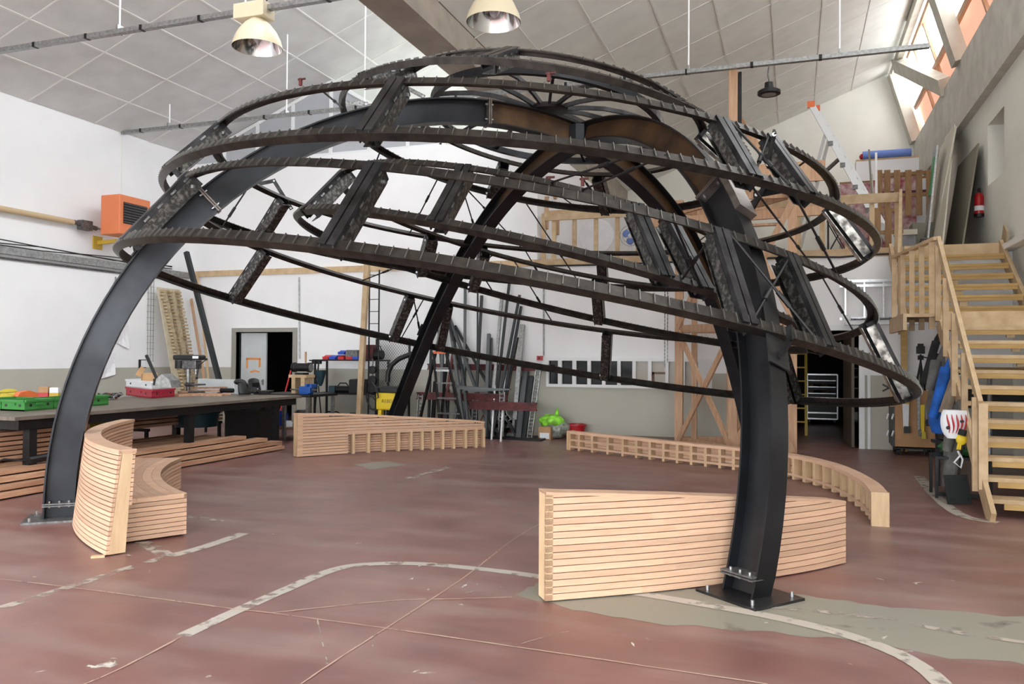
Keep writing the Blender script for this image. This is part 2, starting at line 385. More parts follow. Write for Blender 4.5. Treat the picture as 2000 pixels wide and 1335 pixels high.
# gabled glazed partition above the white block
g = struct('window_1', MB().bar((XL,YB+0.06,6.5),(-7.54,YB+0.06,6.5),0.08,0.06).bar((XL+0.05,YB+0.06,zl(XL)-0.06),(-10.44,YB+0.06,8.24),0.08,0.08).bar((-10.44,YB+0.06,8.24),(-7.5,YB+0.06,6.5),0.08,0.08), 'frame_white', origin=(-10.4,YB,6.5))
mxs = [-14.4,-13.5,-12.52,-11.5,-10.44,-9.4,-8.4,-7.6]
def gz(x): return 8.22 - abs(x+10.44)*(0.387 if x < -10.44 else 0.60)
for a,b in zip(mxs, mxs[1:]):
    obj('pane', MB().prism([(a+0.03,YB+0.05,6.52),(b-0.03,YB+0.05,6.52),(b-0.03,YB+0.05,max(6.53,gz(b-0.03))),(a+0.03,YB+0.05,max(6.53,gz(a+0.03)))], (0,0.02,0)), 'partition_glass', g)
for x in mxs[1:-1]:
    obj('mullion', B((x-0.04,YB+0.01,6.5),(x+0.04,YB+0.1,gz(x))), 'frame_white', g)

# strip window in the grey wall, nine panes
wx = [(1072.6,1090.4),(1098,1118.4),(1126,1147.7),(1154.6,1176.5),(1183,1206),(1212.6,1235.5),(1242,1266),(1273,1300),(1306,1331),(1338,1364)]
fx = [WN[0]] ; sp = []
for a,b in wx:
    xa, xb = atY(a,720,YB).x, atY(b,720,YB).x; sp.append((xa,xb))
mb = MB().box((WN[0],YB-0.03,WN[2]),(WN[1],YB+0.08,1.12)).box((WN[0],YB-0.03,1.62),(WN[1],YB+0.08,WN[3]))
prev = WN[0]
for xa,xb in sp: mb.box((prev,YB-0.03,1.12),(xa,YB+0.08,1.62)); prev = xb
mb.box((prev,YB-0.03,1.12),(WN[1],YB+0.08,1.62))
w3 = struct('window_3', mb, 'frame_white', origin=(-3.3,YB,1.06))
for i,(xa,xb) in enumerate(sp):
    obj('pane', B((xa,YB+0.04,1.12),(xb,YB+0.055,1.62)), 'pane_dark' if i < 6 else 'pane_blind', w3)
obj('inner_frame', MB().box((sp[7][0],YB+0.03,1.12),(sp[7][0]+0.05,YB+0.04,1.4)).box((sp[7][0],YB+0.03,1.36),(sp[8][0]-0.02,YB+0.04,1.4)), 'frame_brown', w3)

# left door: grey leaf, dark room behind
d1 = struct('door_1', MB().box((D1[0]-0.12,YB-0.03,0),(D1[0],YB+0.2,2.36)).box((D1[1],YB-0.03,0),(D1[1]+0.12,YB+0.2,2.36)).box((D1[0],YB-0.03,2.26),(D1[1],YB+0.2,2.36)), 'door_trim', origin=(-12.2,YB,0))
obj('door_leaf', B((-12.98,YB+0.10,0.01),(-12.24,YB+0.15,2.24)), 'door_grey', d1)
obj('door_edge_strip', B((-13.03,YB+0.09,0.01),(-12.985,YB+0.14,2.24)), 'black_metal', d1)
obj('door_handle', MB().bar((-12.36,YB+0.07,1.06),(-12.30,YB+0.07,1.06),0.03,0.02).bar((-12.31,YB+0.07,0.96),(-12.31,YB+0.07,1.1),0.03,0.03), 'galv', d1)
obj('tape_frame', MB().box((-12.82,YB+0.09,1.58),(-12.40,YB+0.099,1.63)).box((-12.82,YB+0.09,1.36),(-12.77,YB+0.099,1.6)).box((-12.45,YB+0.09,1.40),(-12.40,YB+0.099,1.6)).bar((-12.70,YB+0.095,1.27),(-12.56,YB+0.095,1.31),0.008,0.045).bar((-12.56,YB+0.095,1.31),(-12.43,YB+0.095,1.28),0.008,0.04), 'tape_orange', d1)
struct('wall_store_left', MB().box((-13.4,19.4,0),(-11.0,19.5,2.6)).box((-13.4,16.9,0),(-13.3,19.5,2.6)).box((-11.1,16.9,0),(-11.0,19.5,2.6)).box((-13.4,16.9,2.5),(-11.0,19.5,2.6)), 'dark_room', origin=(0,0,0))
# right doorway with the brown-grey leaf folded open
d2 = struct('door_2', MB().box((D2[1],YB-0.04,0),(D2[1]+0.10,YB+0.2,2.34)).box((D2[0]-0.1,YB-0.04,2.24),(D2[1],YB+0.2,2.34)).box((D2[1]+0.15,YB-0.02,0),(D2[1]+0.20,YB+0.02,2.34)), 'frame_white', origin=(0.6,YB,0))
obj('door_leaf', MB().cbox((1.02,YB+0.52,1.12),(0.05,0.95,2.2),R(6)), 'dark_door', d2)
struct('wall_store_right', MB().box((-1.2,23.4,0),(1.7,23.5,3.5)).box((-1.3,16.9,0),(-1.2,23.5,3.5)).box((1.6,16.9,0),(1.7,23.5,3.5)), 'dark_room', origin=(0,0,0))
struct('baseboard_back', B((-4.9,YB-0.015,0),(D2[0],YB,0.08)), 'skirt', origin=(0,0,0))
struct('baseboard_left', B((XL,2,0),(XL+0.015,YB,0.08)), 'skirt', origin=(0,0,0))

# clerestory over the right-hand beam: concrete truss, timber bars, corrugated sheet outside
cn = Vector((2.2,0,0.65)).normalized(); cb = Vector((3.58,0,8.45))
def pc(x, y, off=0.0):
    d = ray(x,y); return EYE + d*((cb + cn*off - EYE).dot(cn)/d.dot(cn))
def cl(Y, v, off=0.0):     # v 0 at beam, 1 at ceiling
    return Vector((3.58-0.63*v, Y, 8.45+2.2*v)) + cn*off
cw = struct('window_4', MB().bar(cl(YO,1.0),cl(YF,1.0),0.14,0.2,cn), 'concrete_white', origin=cl(14,0))
for yy in (27.75,20.6,13.45,6.3):
    obj('truss_post', MB().bar(cl(yy,0.0),cl(yy,1.0),0.50,0.30,cn), 'concrete_white', cw)
    if yy > 7: obj('truss_diagonal', MB().bar(cl(yy-0.95,0.99),cl(yy-5.3,0.02),0.42,0.28,cn), 'concrete_white', cw)
for yy in (25.3,23.5,18.6,16.4,11.4,9.2):
    obj('timber_bar', MB().bar(cl(yy,-0.05,0.24),cl(yy,0.97,0.24),0.09,0.07,cn), 'wood_tower', cw)
obj('timber_purlin', MB().bar(cl(2,0.42,0.24),cl(27.5,0.42,0.24),0.12,0.08,cn), 'wood_tower', cw)
obj('timber_rail', MB().bar(cl(2,0.93,0.2),cl(26.6,0.93,0.2),0.1,0.12,cn), 'wood_tower', cw)
obj('dark_flap', MB().bar(pc(1787,-10,-0.05),pc(1771,40,-0.05),0.30,0.03,cn), 'board_dark', cw)
def corr(v0, v1, y0, y1, off, n=12):
    mb = MB(); st = 0.045; k = int((y1-y0)/st); vs = []; fs = []
    for i in range(k+1):
        Y = y0 + i*st; o = off + 0.022*math.sin(2*math.pi*i/4.0)
        vs += [cl(Y,v0,o), cl(Y,v1,o)]
    for i in range(k): fs.append((2*i,2*i+2,2*i+3,2*i+1))
    return mb.add(vs, fs)
obj('corrugated_sheet', corr(-0.1,0.52,15.2,28,0.45), 'pink_sheet', cw)

# painted lines, cracks and worn patches on the slab
def strip(name, pts, w, mat, z=0.002, taper=None, jag=0.0):
    P = [fl(*p) for p in pts]; Q = []
    for i in range(len(P)-1):      # Catmull-Rom
        a,b,c,d = P[max(i-1,0)],P[i],P[i+1],P[min(i+2,len(P)-1)]
        for k in range(8):
            t = k/8; Q.append(0.5*((2*b)+(c-a)*t+(2*a-5*b+4*c-d)*t*t+(3*b-a-3*c+d)*t*t*t))
    Q.append(P[-1]); vs = []; fs = []
    for i,q in enumerate(Q):
        t = (Q[min(i+1,len(Q)-1)]-Q[max(i-1,0)]); t.z = 0; t.normalize(); s = Vector((-t.y,t.x,0))
        h = w/2*(1+random.uniform(-jag,jag)); j = s*random.uniform(-jag,jag)*w*0.4
        vs += [q+s*h+j+V(0,0,z), q-s*h+j+V(0,0,z)]
    for i in range(len(Q)-1): fs.append((2*i,2*i+1,2*i+3,2*i+2))
    return obj(name, MB().add(vs,fs), mat, floor)
strip('painted_line', [(357,1241),(470,1189),(560,1150),(640,1116),(700,1103),(800,1100),(900,1107),(1000,1118),(1090,1132)], 0.105, 'line_paint', jag=0.04)
strip('painted_line', [(1090,1132),(1180,1148),(1290,1166),(1400,1185),(1500,1203),(1640,1236),(1740,1271),(1800,1303),(1850,1345)], 0.115, 'line_paint', z=0.004, jag=0.04)
strip('painted_line', [(476,1041),(440,1054),(390,1070),(330,1086)], 0.12, 'line_paint', jag=0.05)
strip('painted_line', [(330,1086),(270,1103),(190,1128),(90,1160),(-60,1205)], 0.1, 'line_faint', jag=0.05)
strip('painted_line', [(276,1057),(300,1070),(332,1088)], 0.14, 'line_faint', z=0.003, jag=0.05)
strip('painted_line', [(352,1007),(390,1011),(432,1018)], 0.10, 'line_faint', jag=0.1)
strip('painted_line', [(1795,930),(1815,955),(1850,988),(1890,1010),(1950,1020)], 0.14, 'line_paint', jag=0.06)
strip('painted_line', [(795,935),(830,925),(880,910)], 0.14, 'line_faint', jag=0.2)
strip('painted_line', [(1500,1185),(1700,1205),(1850,1232),(2050,1262)], 0.06, 'line_faint', z=0.004, jag=0.1)
strip('floor_crack', [(-40,1126),(130,1146),(300,1168),(450,1188),(520,1196),(750,1226),(1000,1262),(1500,1336)], 0.012, 'crack', z=0.003, jag=0.5)
strip('floor_crack', [(1062,1018),(1000,1055),(910,1125),(780,1210),(640,1300),(560,1356)], 0.010, 'crack', z=0.003, jag=0.4)
strip('floor_crack', [(530,1197),(640,1185),(780,1172),(900,1169),(1000,1166)], 0.014, 'crack', z=0.003, jag=0.5)
strip('floor_crack', [(355,1243),(230,1308),(130,1350)], 0.012, 'crack', z=0.003, jag=0.5)
strip('floor_crack', [(640,1300),(620,1210)], 0.008, 'line_faint', z=0.003, jag=0.5)
strip('floor_crack', [(1230,1238),(1120,1232),(1000,1262)], 0.006, 'line_faint', z=0.003, jag=0.5)
def patch(pts, mat, z=0.001):
    P = [fl(*p) for p in pts]; Q = []
    for a,b in zip(P, P[1:]+P[:1]):
        for k in range(6):
            q = a.lerp(b,k/6); q = q + V(random.uniform(-1,1),random.uniform(-1,1),0)*0.03; q.z = z; Q.append(q)
    obj('worn_patch', MB().add(Q,[tuple(range(len(Q)))]), mat, floor)
patch([(1000,1160),(1060,1135),(1240,1150),(1500,1150),(1600,1165),(1760,1188),(2050,1208),(2050,1300),(1850,1285),(1650,1248),(1480,1232),(1300,1218),(1150,1196)], 'patch_grey')
patch([(690,906),(760,900),(795,908),(725,916)], 'patch_grey')
patch([(165,1300),(215,1290),(235,1298),(180,1310)], 'scuff')
for i in range(70):
    x = random.uniform(60,1900); y = random.uniform(930,1330); q = fl(x,y); a = random.uniform(0,6.28); l = random.uniform(0.02,0.09); w = random.uniform(0.006,0.02)
    if q.x > 2: continue
    d = V(math.cos(a),math.sin(a),0)
    if i == 0: sc = MB()
    n = V(-d.y,d.x,0)
    sc.add([q+d*l+V(0,0,.0025), q+n*w+V(0,0,.0025), q-d*l*0.8+V(0,0,.0025), q-n*w*0.7+V(0,0,.0025)], [(0,1,2,3)])
obj('paint_flecks', sc, 'scuff', floor, kind='stuff')

# ------------------------------------------------------------------ the steel dome
RING = {'L2':(-3.435,10.019,4.723,1.957,-0.138,-0.127),'L1':(-3.353,10.049,4.225,2.736,-0.139,-0.126),
 'U2':(-3.411,10.028,4.309,3.259,-0.067,-0.061),'U1':(-3.362,10.046,3.836,3.809,-0.064,-0.071),
 'M1':(-3.045,10.146,2.688,3.294,-0.202,-0.108),'M2':(-2.968,10.168,3.275,2.625,-0.223,-0.093),
 'T2':(-3.103,10.13,2.608,4.425,-0.129,-0.117),'T1':(-3.023,10.153,1.983,4.785,-0.122,-0.128),'O':(-3.071,10.139,1.523,4.797,-0.092,-0.115)}
def rp(k, th):
    cx,cy,r,z0,bx,by = RING[k]; x = r*math.cos(th); y = r*math.sin(th)
    return Vector((cx+x, cy+y, z0+bx*x+by*y))
dome = thing('steel_dome', 'large black steel dome frame of tilted toothed rings on four curved legs', 'dome frame', (-3.3,10.0,0))
def rframe(lo, up, th):
    pl, pu = rp(lo,th), rp(up,th); w = (pu-pl).normalized()
    t = (rp(lo,th+0.01)-rp(lo,th-0.01)).normalized()
    o = t.cross(w).normalized()
    rad = Vector((math.cos(th),math.sin(th),0))
    if o.dot(rad) < 0: o = -o
    w2 = o.cross(t).normalized()
    if w2.dot(w) < 0: w2 = -w2
    return pl, pu, w2, o, t
NS = 96
def rail(lo, up, which, size, cleats=True, sp=0.115):
    fr = []; sgn = 1 if which == lo else -1
    for i in range(NS):
        th = 2*math.pi*i/NS; pl,pu,w,o,t = rframe(lo,up,th)
        fr.append((pl if which == lo else pu, w*sgn, o))
    h = size
    sec = [(-h*0.45,0),(h*0.55,0),(h*0.55,-0.014),(-h*0.45+0.014,-0.014),(-h*0.45+0.014,-h*0.85),(-h*0.45,-h*0.85)]
    rl = obj('ring_rail', MB().sweep(sec, fr, closed=True), 'steel_rail', dome)
    if cleats:
        mb = MB(); r = RING[which][2]; n = int(2*math.pi*r/sp)
        for i in range(n):
            th = 2*math.pi*i/n; pl,pu,w,o,t = rframe(lo,up,th); p = pl if which == lo else pu; w = w*sgn
            a = p + w*(-h*0.40); b = p + w*(h*0.56)
            mb.bar(a+o*0.006, b+o*0.008, 0.006, 0.016, o)
        c = obj('ring_cleats', mb, 'steel_cleat', rl, kind='stuff')
    return rl
for lo,up,s in (('L2','L1',0.095),('U2','U1',0.09),('M2','M1',0.085),('T2','T1',0.085)):
    rail(lo,up,lo,s); rail(lo,up,up,s)
def rib(lo, up, dl, du, wd=0.15):
    th = R(dl); th2 = R(du)
    pl,_,w,o,t = rframe(lo,up,th); _,pu,_,_,_ = rframe(lo,up,th2)
    d = (pu-pl).normalized(); o = (o - d*o.dot(d)).normalized(); t = d.cross(o).normalized()
    a = pl - d*0.02; b = pu + d*0.02
    mb = MB()
    for s in (-1,1): mb.bar(a+t*s*wd*0.27+o*0.012, b+t*s*wd*0.27+o*0.012, wd*0.44, 0.018, o)
    mb.bar(a-o*0.004, b-o*0.004, wd, 0.012, o)
    mb.bar(a+t*wd*0.46-o*0.085, b+t*wd*0.46-o*0.085, 0.012, 0.15, o)
    mb.bar(a-t*wd*0.46-o*0.06, b-t*wd*0.46-o*0.06, 0.012, 0.10, o)
    rb = obj('rib_plate', mb, 'steel', dome)
    obj('polished_face', MB().bar(a+d*0.03-o*0.166,b-d*0.03-o*0.166,wd*0.96,0.008,o).bar(a+d*0.05-o*0.10+t*(wd*0.46+0.010),b-d*0.05-o*0.10+t*(wd*0.46+0.010),0.006,0.12,o).bar(a+d*0.05-o*0.075-t*(wd*0.46+0.010),b-d*0.05-o*0.075-t*(wd*0.46+0.010),0.006,0.10,o), 'steel_foil' if dl < 12 else 'steel_patchy', rb)
    L = (b-a).length; st = MB(); n = max(2,int(L/0.16))
    for i in range(n):
        c = a + d*(L*(i+0.35)/n)
        st.bar(c+t*(wd*0.5+0.006)-o*0.02, c+d*0.07+t*(wd*0.5+0.006)-o*0.02, 0.006, 0.02, o)
    for s in (0.1,0.9): st.cbox(a+d*L*s+t*(wd*0.5+0.01)-o*0.11, (0.03,0.03,0.03))
    obj('weld_tabs', st, 'steel_bright', rb, kind='stuff')
for b,l in {'L':[(271.3,271.7),(311.2,311.2),(321.8,322),(235.5,235.2),(176.8,177),(137.5,136.8),(126.5,127),(88,87),(3,1.2),(42,41)],
  'U':[(272,272),(316,316),(325.8,325.8),(231,230),(5,4),(176,178),(131.8,132.7),(119,119),(87.5,87)],
  'M':[(266.5,268.5),(304.8,306),(312.2,314),(229,222),(148,150),(131,129),(92,89)],
  'T':[(274.6,274.6),(236,228),(83.5,84),(126,127.5),(8,2)]}.items():
    for dl,du in l: rib(b+'2', b+'1', dl, du)
# oculus: ring, hub and spokes
fr = []
for i in range(64):
    th = 2*math.pi*i/64; o = Vector((math.cos(th),math.sin(th),0)); fr.append((rp('O',th), V(0,0,1), o))
obj('oculus_ring', MB().sweep([(-0.05,0),(0.05,0),(0.05,-0.014),(-0.036,-0.014),(-0.036,-0.08),(-0.05,-0.08)], fr, closed=True), 'steel_leg', dome)
hubO = V(-2.93,9.74,4.82)
hub = obj('oculus_hub', MB().lathe([(0,-0.03),(0.24,-0.03),(0.26,0.0),(0.24,0.03),(0,0.03)], hubO, 20), 'steel', dome)
for i in range(14):
    th = 2*math.pi*(i+0.3)/14; a = hubO+V(math.cos(th),math.sin(th),0)*0.2; b = rp('O',th)
    path = [a.lerp(b,k/5)+V(0,0,0.10*math.sin(math.pi*k/5)) for k in range(6)]
    mb = MB()
    for p,q in zip(path,path[1:]): mb.bar(p,q,0.035,0.05)
    obj('oculus_spoke', mb, 'steel', dome)
# legs: curved I beams meeting at one node
HUB = V(-2.607,10.025,4.511)
LEGS = [(V(-7.147,6.381,0),V(-7.13,6.298,3.271),V(-4.662,8.277,5.309)),(V(-7.34,13.726,0),V(-6.664,13.975,1.908),V(-4.739,11.655,4.238)),
        (V(-0.323,6.077,0),V(0.151,6.403,2.304),V(-0.907,9.024,4.632)),(V(-0.479,12.991,0),V(-0.91,12.925,2.254),V(-1.378,11.985,4.092))]
def legpath(b,p1,p2,n=40):
    out = []
    for i in range(n+1):
        t = i/n; out.append(b*(1-t)**3+p1*3*t*(1-t)**2+p2*3*t*t*(1-t)+HUB*t**3)
    d = HUB-b; e = V(d.x,d.y,0).normalized()
    sd = (out[n//2]-b).cross(HUB-b).normalized()
    if sd.dot(e.cross(V(0,0,1))) < 0: sd = -sd
    return out, e, sd
def pidx(path, x, y):
    best = None
    for i,p in enumerate(path):
        d = p-EYE; z = d.dot(fwd); u = CX+F*d.dot(rgt)/z; v = CY-F*d.dot(upv)/z
        if best is None or (u-x)**2+(v-y)**2 < best[0]: best = ((u-x)**2+(v-y)**2, i)
    return best[1]
hh, bb, tf, tw = 0.29, 0.19, 0.016, 0.012
ISEC = [(-hh/2,-bb/2),(-hh/2,bb/2),(-hh/2+tf,bb/2),(-hh/2+tf,tw/2),(hh/2-tf,tw/2),(hh/2-tf,bb/2),(hh/2,bb/2),(hh/2,-bb/2),(hh/2-tf,-bb/2),(hh/2-tf,-tw/2),(-hh/2+tf,-tw/2),(-hh/2+tf,-bb/2)]
legobs = []
for li,L_ in enumerate(LEGS):
    path, e, sd = legpath(*L_)
    fr = []
    for i,p in enumerate(path):
        t = (path[min(i+1,len(path)-1)]-path[max(i-1,0)]).normalized(); n = sd.cross(t).normalized()
        fr.append((p, n, t.cross(n).normalized()*(1 if t.cross(n).dot(sd) > 0 else -1)))
    s0 = V(sd.x,sd.y,0).normalized(); n0 = s0.cross(V(0,0,1)); fr[0] = (fr[0][0], n0*(1 if fr[0][1].dot(n0) > 0 else -1), s0)
    base = path[0].copy(); base.z = 0
    fr[0] = (base+V(0,0,0.02), fr[0][1], s0)
    e = -n0 if n0.dot(e) < 0 else n0; sd = s0
    lg = obj('leg', MB().sweep(ISEC, fr), 'steel_leg', dome, smooth=True); legobs.append(lg)
    lg.data.materials.append(MATS['steel_rust']); ri = [pidx(path,965,222),30,pidx(path,1395,380),14][li]
    for p_ in lg.data.polygons[:len(path)*12-12]:
        if p_.index//12 >= ri and p_.index%12 in (3,9): p_.material_index = 1
    a45 = math.atan2(e.y,e.x)
    bp = obj('base_plate', MB().cbox(base+V(0,0,0.01)+(-e)*0.03,(0.56,0.50,0.02),a45), 'galv_dark' if li == 0 else 'steel', lg)
    sp = MB().cbox(base+V(0,0,0.145),(hh+0.01,bb+0.02,0.012),a45).cbox(base+V(0,0,0.165),(hh+0.01,bb+0.02,0.012),a45)
    obj('splice_plate', sp, 'galv_dark', lg)
    bo = MB()
    for su in (-0.09,0.0,0.09):
        for sv in (-0.06,0.06):
            q = base+e*su+sd*sv; bo.cyl(q+V(0,0,0.125),q+V(0,0,0.19),0.011,6)
    for su in (-0.24,0.18):
        for sv in (-0.2,0.2):
            q = base+e*su+sd*sv; bo.cyl(q+V(0,0,0.02),q+V(0,0,0.055),0.013,6)
    obj('bolts', bo, 'bolt', lg, kind='stuff')
    for fi in ({0:(pidx(path,405,397),pidx(path,965,222)),1:(),2:(pidx(path,1395,372),),3:()}[li]):
        p,n,s = fr[fi]; t = (path[fi+1]-path[fi-1]).normalized(); m3 = Matrix((n,s,t)).transposed()
        obj('flange_plate', MB().cbox(p-t*0.012,(hh+0.02,bb+0.03,0.016),M3=m3).cbox(p+t*0.012,(hh+0.02,bb+0.03,0.016),M3=m3), 'steel_box', lg)
        fb = MB()
        for su in (-0.09,0.09):
            for sv in (-0.06,0.06): fb.cyl(p+n*su+sv*s-t*0.05, p+n*su+sv*s+t*0.05, 0.012, 6)
        obj('bolts', fb, 'bolt', lg, kind='stuff')
    # bracket plates with a hinged strap where the lower ring meets the leg
    k = {0:pidx(path,300,500),1:14,2:pidx(path,1495,690),3:12}[li]
    p,n,s = fr[k]; t = (path[k+1]-path[k-1]).normalized(); m3 = Matrix((n,s,t)).transposed()
    out = n if n.dot(e) < 0 else -n
    obj('bracket_plate', MB().cbox(p+out*(hh/2+0.012),(0.016,bb+0.05,0.26),M3=m3), 'steel', lg)
    obj('hinge_strap', MB().bar(p+out*(hh/2+0.02)-t*0.06,p+out*(hh/2+0.13)+t*0.05,0.05,0.02,s).bar(p+out*(hh/2+0.13)+t*0.05,p+out*(hh/2+0.14)+t*0.18,0.05,0.02,s), 'steel', lg)
# welded box section on the front leg
path, e, sd = legpath(*LEGS[2]); k0 = pidx(path,1432,425); bs = []
for i in range(k0,k0+5):
    p = path[i]; t = (path[i+1]-path[i-1]).normalized(); n = sd.cross(t).normalized(); out = n if n.dot(e) < 0 else -n
    bs.append((p+out*(hh/2+0.03), out, t.cross(n).normalized()))
obj('box_cover', MB().sweep([(-0.03,-0.11),(0.035,-0.11),(0.035,0.11),(-0.03,0.11)], bs), 'steel_box', legobs[2])
obj('crown_node', MB().lathe([(0,-0.145),(0.14,-0.145),(0.14,0.145),(0,0.145)], HUB, 8), 'steel_leg', dome)
# tie rods and linkages between rings
def ringpt(k, x, y, back=None):
    best = None
    for i in range(720):
        th = 2*math.pi*i/720; p = rp(k,th); d = p-EYE; z = d.dot(fwd)
        u = CX+F*d.dot(rgt)/z; v = CY-F*d.dot(upv)/z
        e2 = (u-x)**2+(v-y)**2
        if best is None or e2 < best[0]: best = (e2,p)
    return best[1]
RODS = [('M1',1080,347,'U2',1255,300),('M1',1140,358,'U2',1300,306),('U1',1428,240,'U2',1545,350),('U2',1545,350,'L1',1640,540),('U1',1501,262,'U2',1476,335),
 ('L1',1548,483,'L2',1470,615),('L1',1430,452,'L2',1600,650),('U1',1566,330,'U1',1340,486),('U2',1449,330,'U2',1602,542),('U1',485,365,'L1',434,440),
 ('U1',800,452,'T2',860,340),('T2',900,354,'U1',935,476),('M1',905,473,'M2',965,567),('M1',965,495,'M2',890,550),('U1',1020,485,'T2',900,354),('T2',1020,386,'U2',1135,557),
 ('M1',1000,506,'L1',1080,635),('U1',1025,486,'U2',1062,552),('U1',1280,487,'T2',1258,417),('L1',1290,662,'M2',1318,655),('L1',808,575,'L2',825,672),('L2',782,662,'L1',828,580),
 ('M1',700,385,'U1',705,435),('T2',745,288,'U1',690,430),('L1',705,545,'M2',785,515),('U2',1605,540,'L1',1665,640),('T1',1270,157,'T2',1415,250),('T2',1180,410,'T1',1130,338),
 ('L1',1400,437,'M2',1330,545),('L1',1310,420,'M2',1370,558),('U1',620,168,'T2',668,210),('T1',1010,318,'T2',1120,403)]
for a,x,y,b,u,v in RODS:
    p = ringpt(a,x,y); q = ringpt(b,u,v)
    rd = obj('tie_rod', MB().cyl(p,q,0.011,6), 'rod', dome)
    m = p.lerp(q,0.62); d = (q-p).normalized()
    obj('turnbuckle', MB().cyl(m-d*0.08,m+d*0.08,0.02,6), 'rod', rd)
def link(pts, mat='steel'):
    mb = MB(); bo = MB()
    for p,q in zip(pts,pts[1:]):
        dr = (q-p).normalized()
        mb.bar(p-dr*0.03,q+dr*0.03,0.02,0.065)
    for p in pts:
        v = (EYE-p).normalized(); bo.cyl(p-v*0.02,p+v*0.035,0.018,8)
    l = obj('linkage_arm', mb, mat, dome); obj('bolts', bo, 'bolt', l, kind='stuff')
pA = legpath(*LEGS[0])[0]; pC = legpath(*LEGS[2])[0]
def nearY(x,y,Y): return atY(x,y,Y)
yA = ringpt('U1',560,395).y
link([nearY(470,366,12.0),nearY(535,353,12.2),nearY(568,406,12.4)])
link([nearY(1460,422,8.9),nearY(1495,362,8.7)]); link([nearY(1477,380,8.8),nearY(1531,370,8.6),nearY(1540,345,8.6)])
link([nearY(672,200,11.5),nearY(715,203,11.6)], 'steel_bright'); link([nearY(795,172,11.5),nearY(826,188,11.6)], 'steel_bright')
link([nearY(345,365,8.2),nearY(372,385,8.3)]); link([nearY(1512,262,7.3),nearY(1500,320,7.5)])
def clamp(x,y,Y):
    p = atY(x,y,Y)
    c = obj('rod_clamp', MB().cbox(p,(0.03,0.03,0.08)).cyl(p+V(-0.03,0,0.03),p+V(0.06,0,0.03),0.012,6), 'red_metal', dome)
for x,y,Y in ((587,160,7.6),(1072,150,7.0),(748,298,12.2),(1072,352,7.8),(1138,355,7.8)): clamp(x,y,Y)
obj('clamp', MB().bar(atY(519,300,9.3),atY(524,292,9.3),0.03,0.05).bar(atY(519,297,9.25),atY(531,303,9.25),0.03,0.05), 'orange_tool', dome)

# ------------------------------------------------------------------ larch benches around the dome
CEN = V(-3.3,10.0,0)
def pol(r, a, z=0.0): return CEN + V(r*math.cos(R(a)), r*math.sin(R(a)), z)
# bench on the left: curved back and seat
b1 = thing('curved_bench', 'curved slatted larch bench with tall back and seat beside left steel leg', 'bench', pol(4.8,-130))
def arcband(r0, r1, a0, a1, z0, z1, n=22, r0t=None, r1t=None):
    r0t = r0 if r0t is None else r0t; r1t = r1 if r1t is None else r1t
    vs = []; fs = []
    for i in range(n+1):
        a = a0+(a1-a0)*i/n; vs += [pol(r0,a,z0), pol(r1,a,z0), pol(r1t,a,z1), pol(r0t,a,z1)]
    for i in range(n):
        k = 4*i
        for j in range(4): fs.append((k+j, k+(j+1)%4, k+4+(j+1)%4, k+4+j))
    fs += [(0,3,2,1),(4*n,4*n+1,4*n+2,4*n+3)]
    return MB().add(vs, fs)
A0, A1, BH, SH = -114.6, -156.5, 0.885, 0.40
obj('backrest', arcband(4.99,5.13,A0-0.5,A1+0.5,0.012,BH-0.035,r0t=4.94,r1t=5.03), 'wood_gap_shade', b1)
for aa,ab in ((A0,A0-0.5),(A1+0.5,A1)): obj('end_board', arcband(4.992,5.128,aa,ab,0.012,BH-0.035,r0t=4.942,r1t=5.028), 'wood_end', b1)
np_ = 22
for i in range(np_):
    z0 = 0.015+i*(BH-0.02)/np_; z1 = z0+(BH-0.02)/np_-0.008; f0 = z0/BH; f1 = z1/BH
    obj('plank', arcband(5.13-0.10*f0,5.155-0.10*f0,A0,A1,z0,z1,r0t=5.13-0.10*f1,r1t=5.155-0.10*f1), 'wood_bench', b1)
    if z0 > SH:
        obj('plank', arcband(4.967-0.05*f0,4.99-0.05*f0,A0,A1,z0,z1,r0t=4.967-0.05*f1,r1t=4.99-0.05*f1), 'wood_bench', b1)
obj('top_rail', arcband(4.91,5.06,A0,A1,BH-0.034,BH), 'wood_bench', b1)
S0 = -119.0
obj('seat_body', arcband(4.36,4.97,S0,A1,0.02,SH-0.045), 'wood_gap_shade', b1)
for i in range(9):
    z0 = 0.02+i*0.042; obj('plank', arcband(4.335,4.36,S0+0.3,A1,z0,z0+0.036), 'wood_bench', b1)
    mb = MB(); a,c = pol(4.36,S0+0.12,0), pol(4.96,S0+0.12,0); mb.bar(a+V(0,0,z0+0.018),c+V(0,0,z0+0.018),0.03,0.036); obj('end_plank', mb, 'wood_bench', b1)
for i in range(7):
    obj('seat_slat', arcband(4.335+i*0.091,4.335+i*0.091+0.088,S0+0.3,A1,SH-0.04,SH), 'wood_bench', b1)

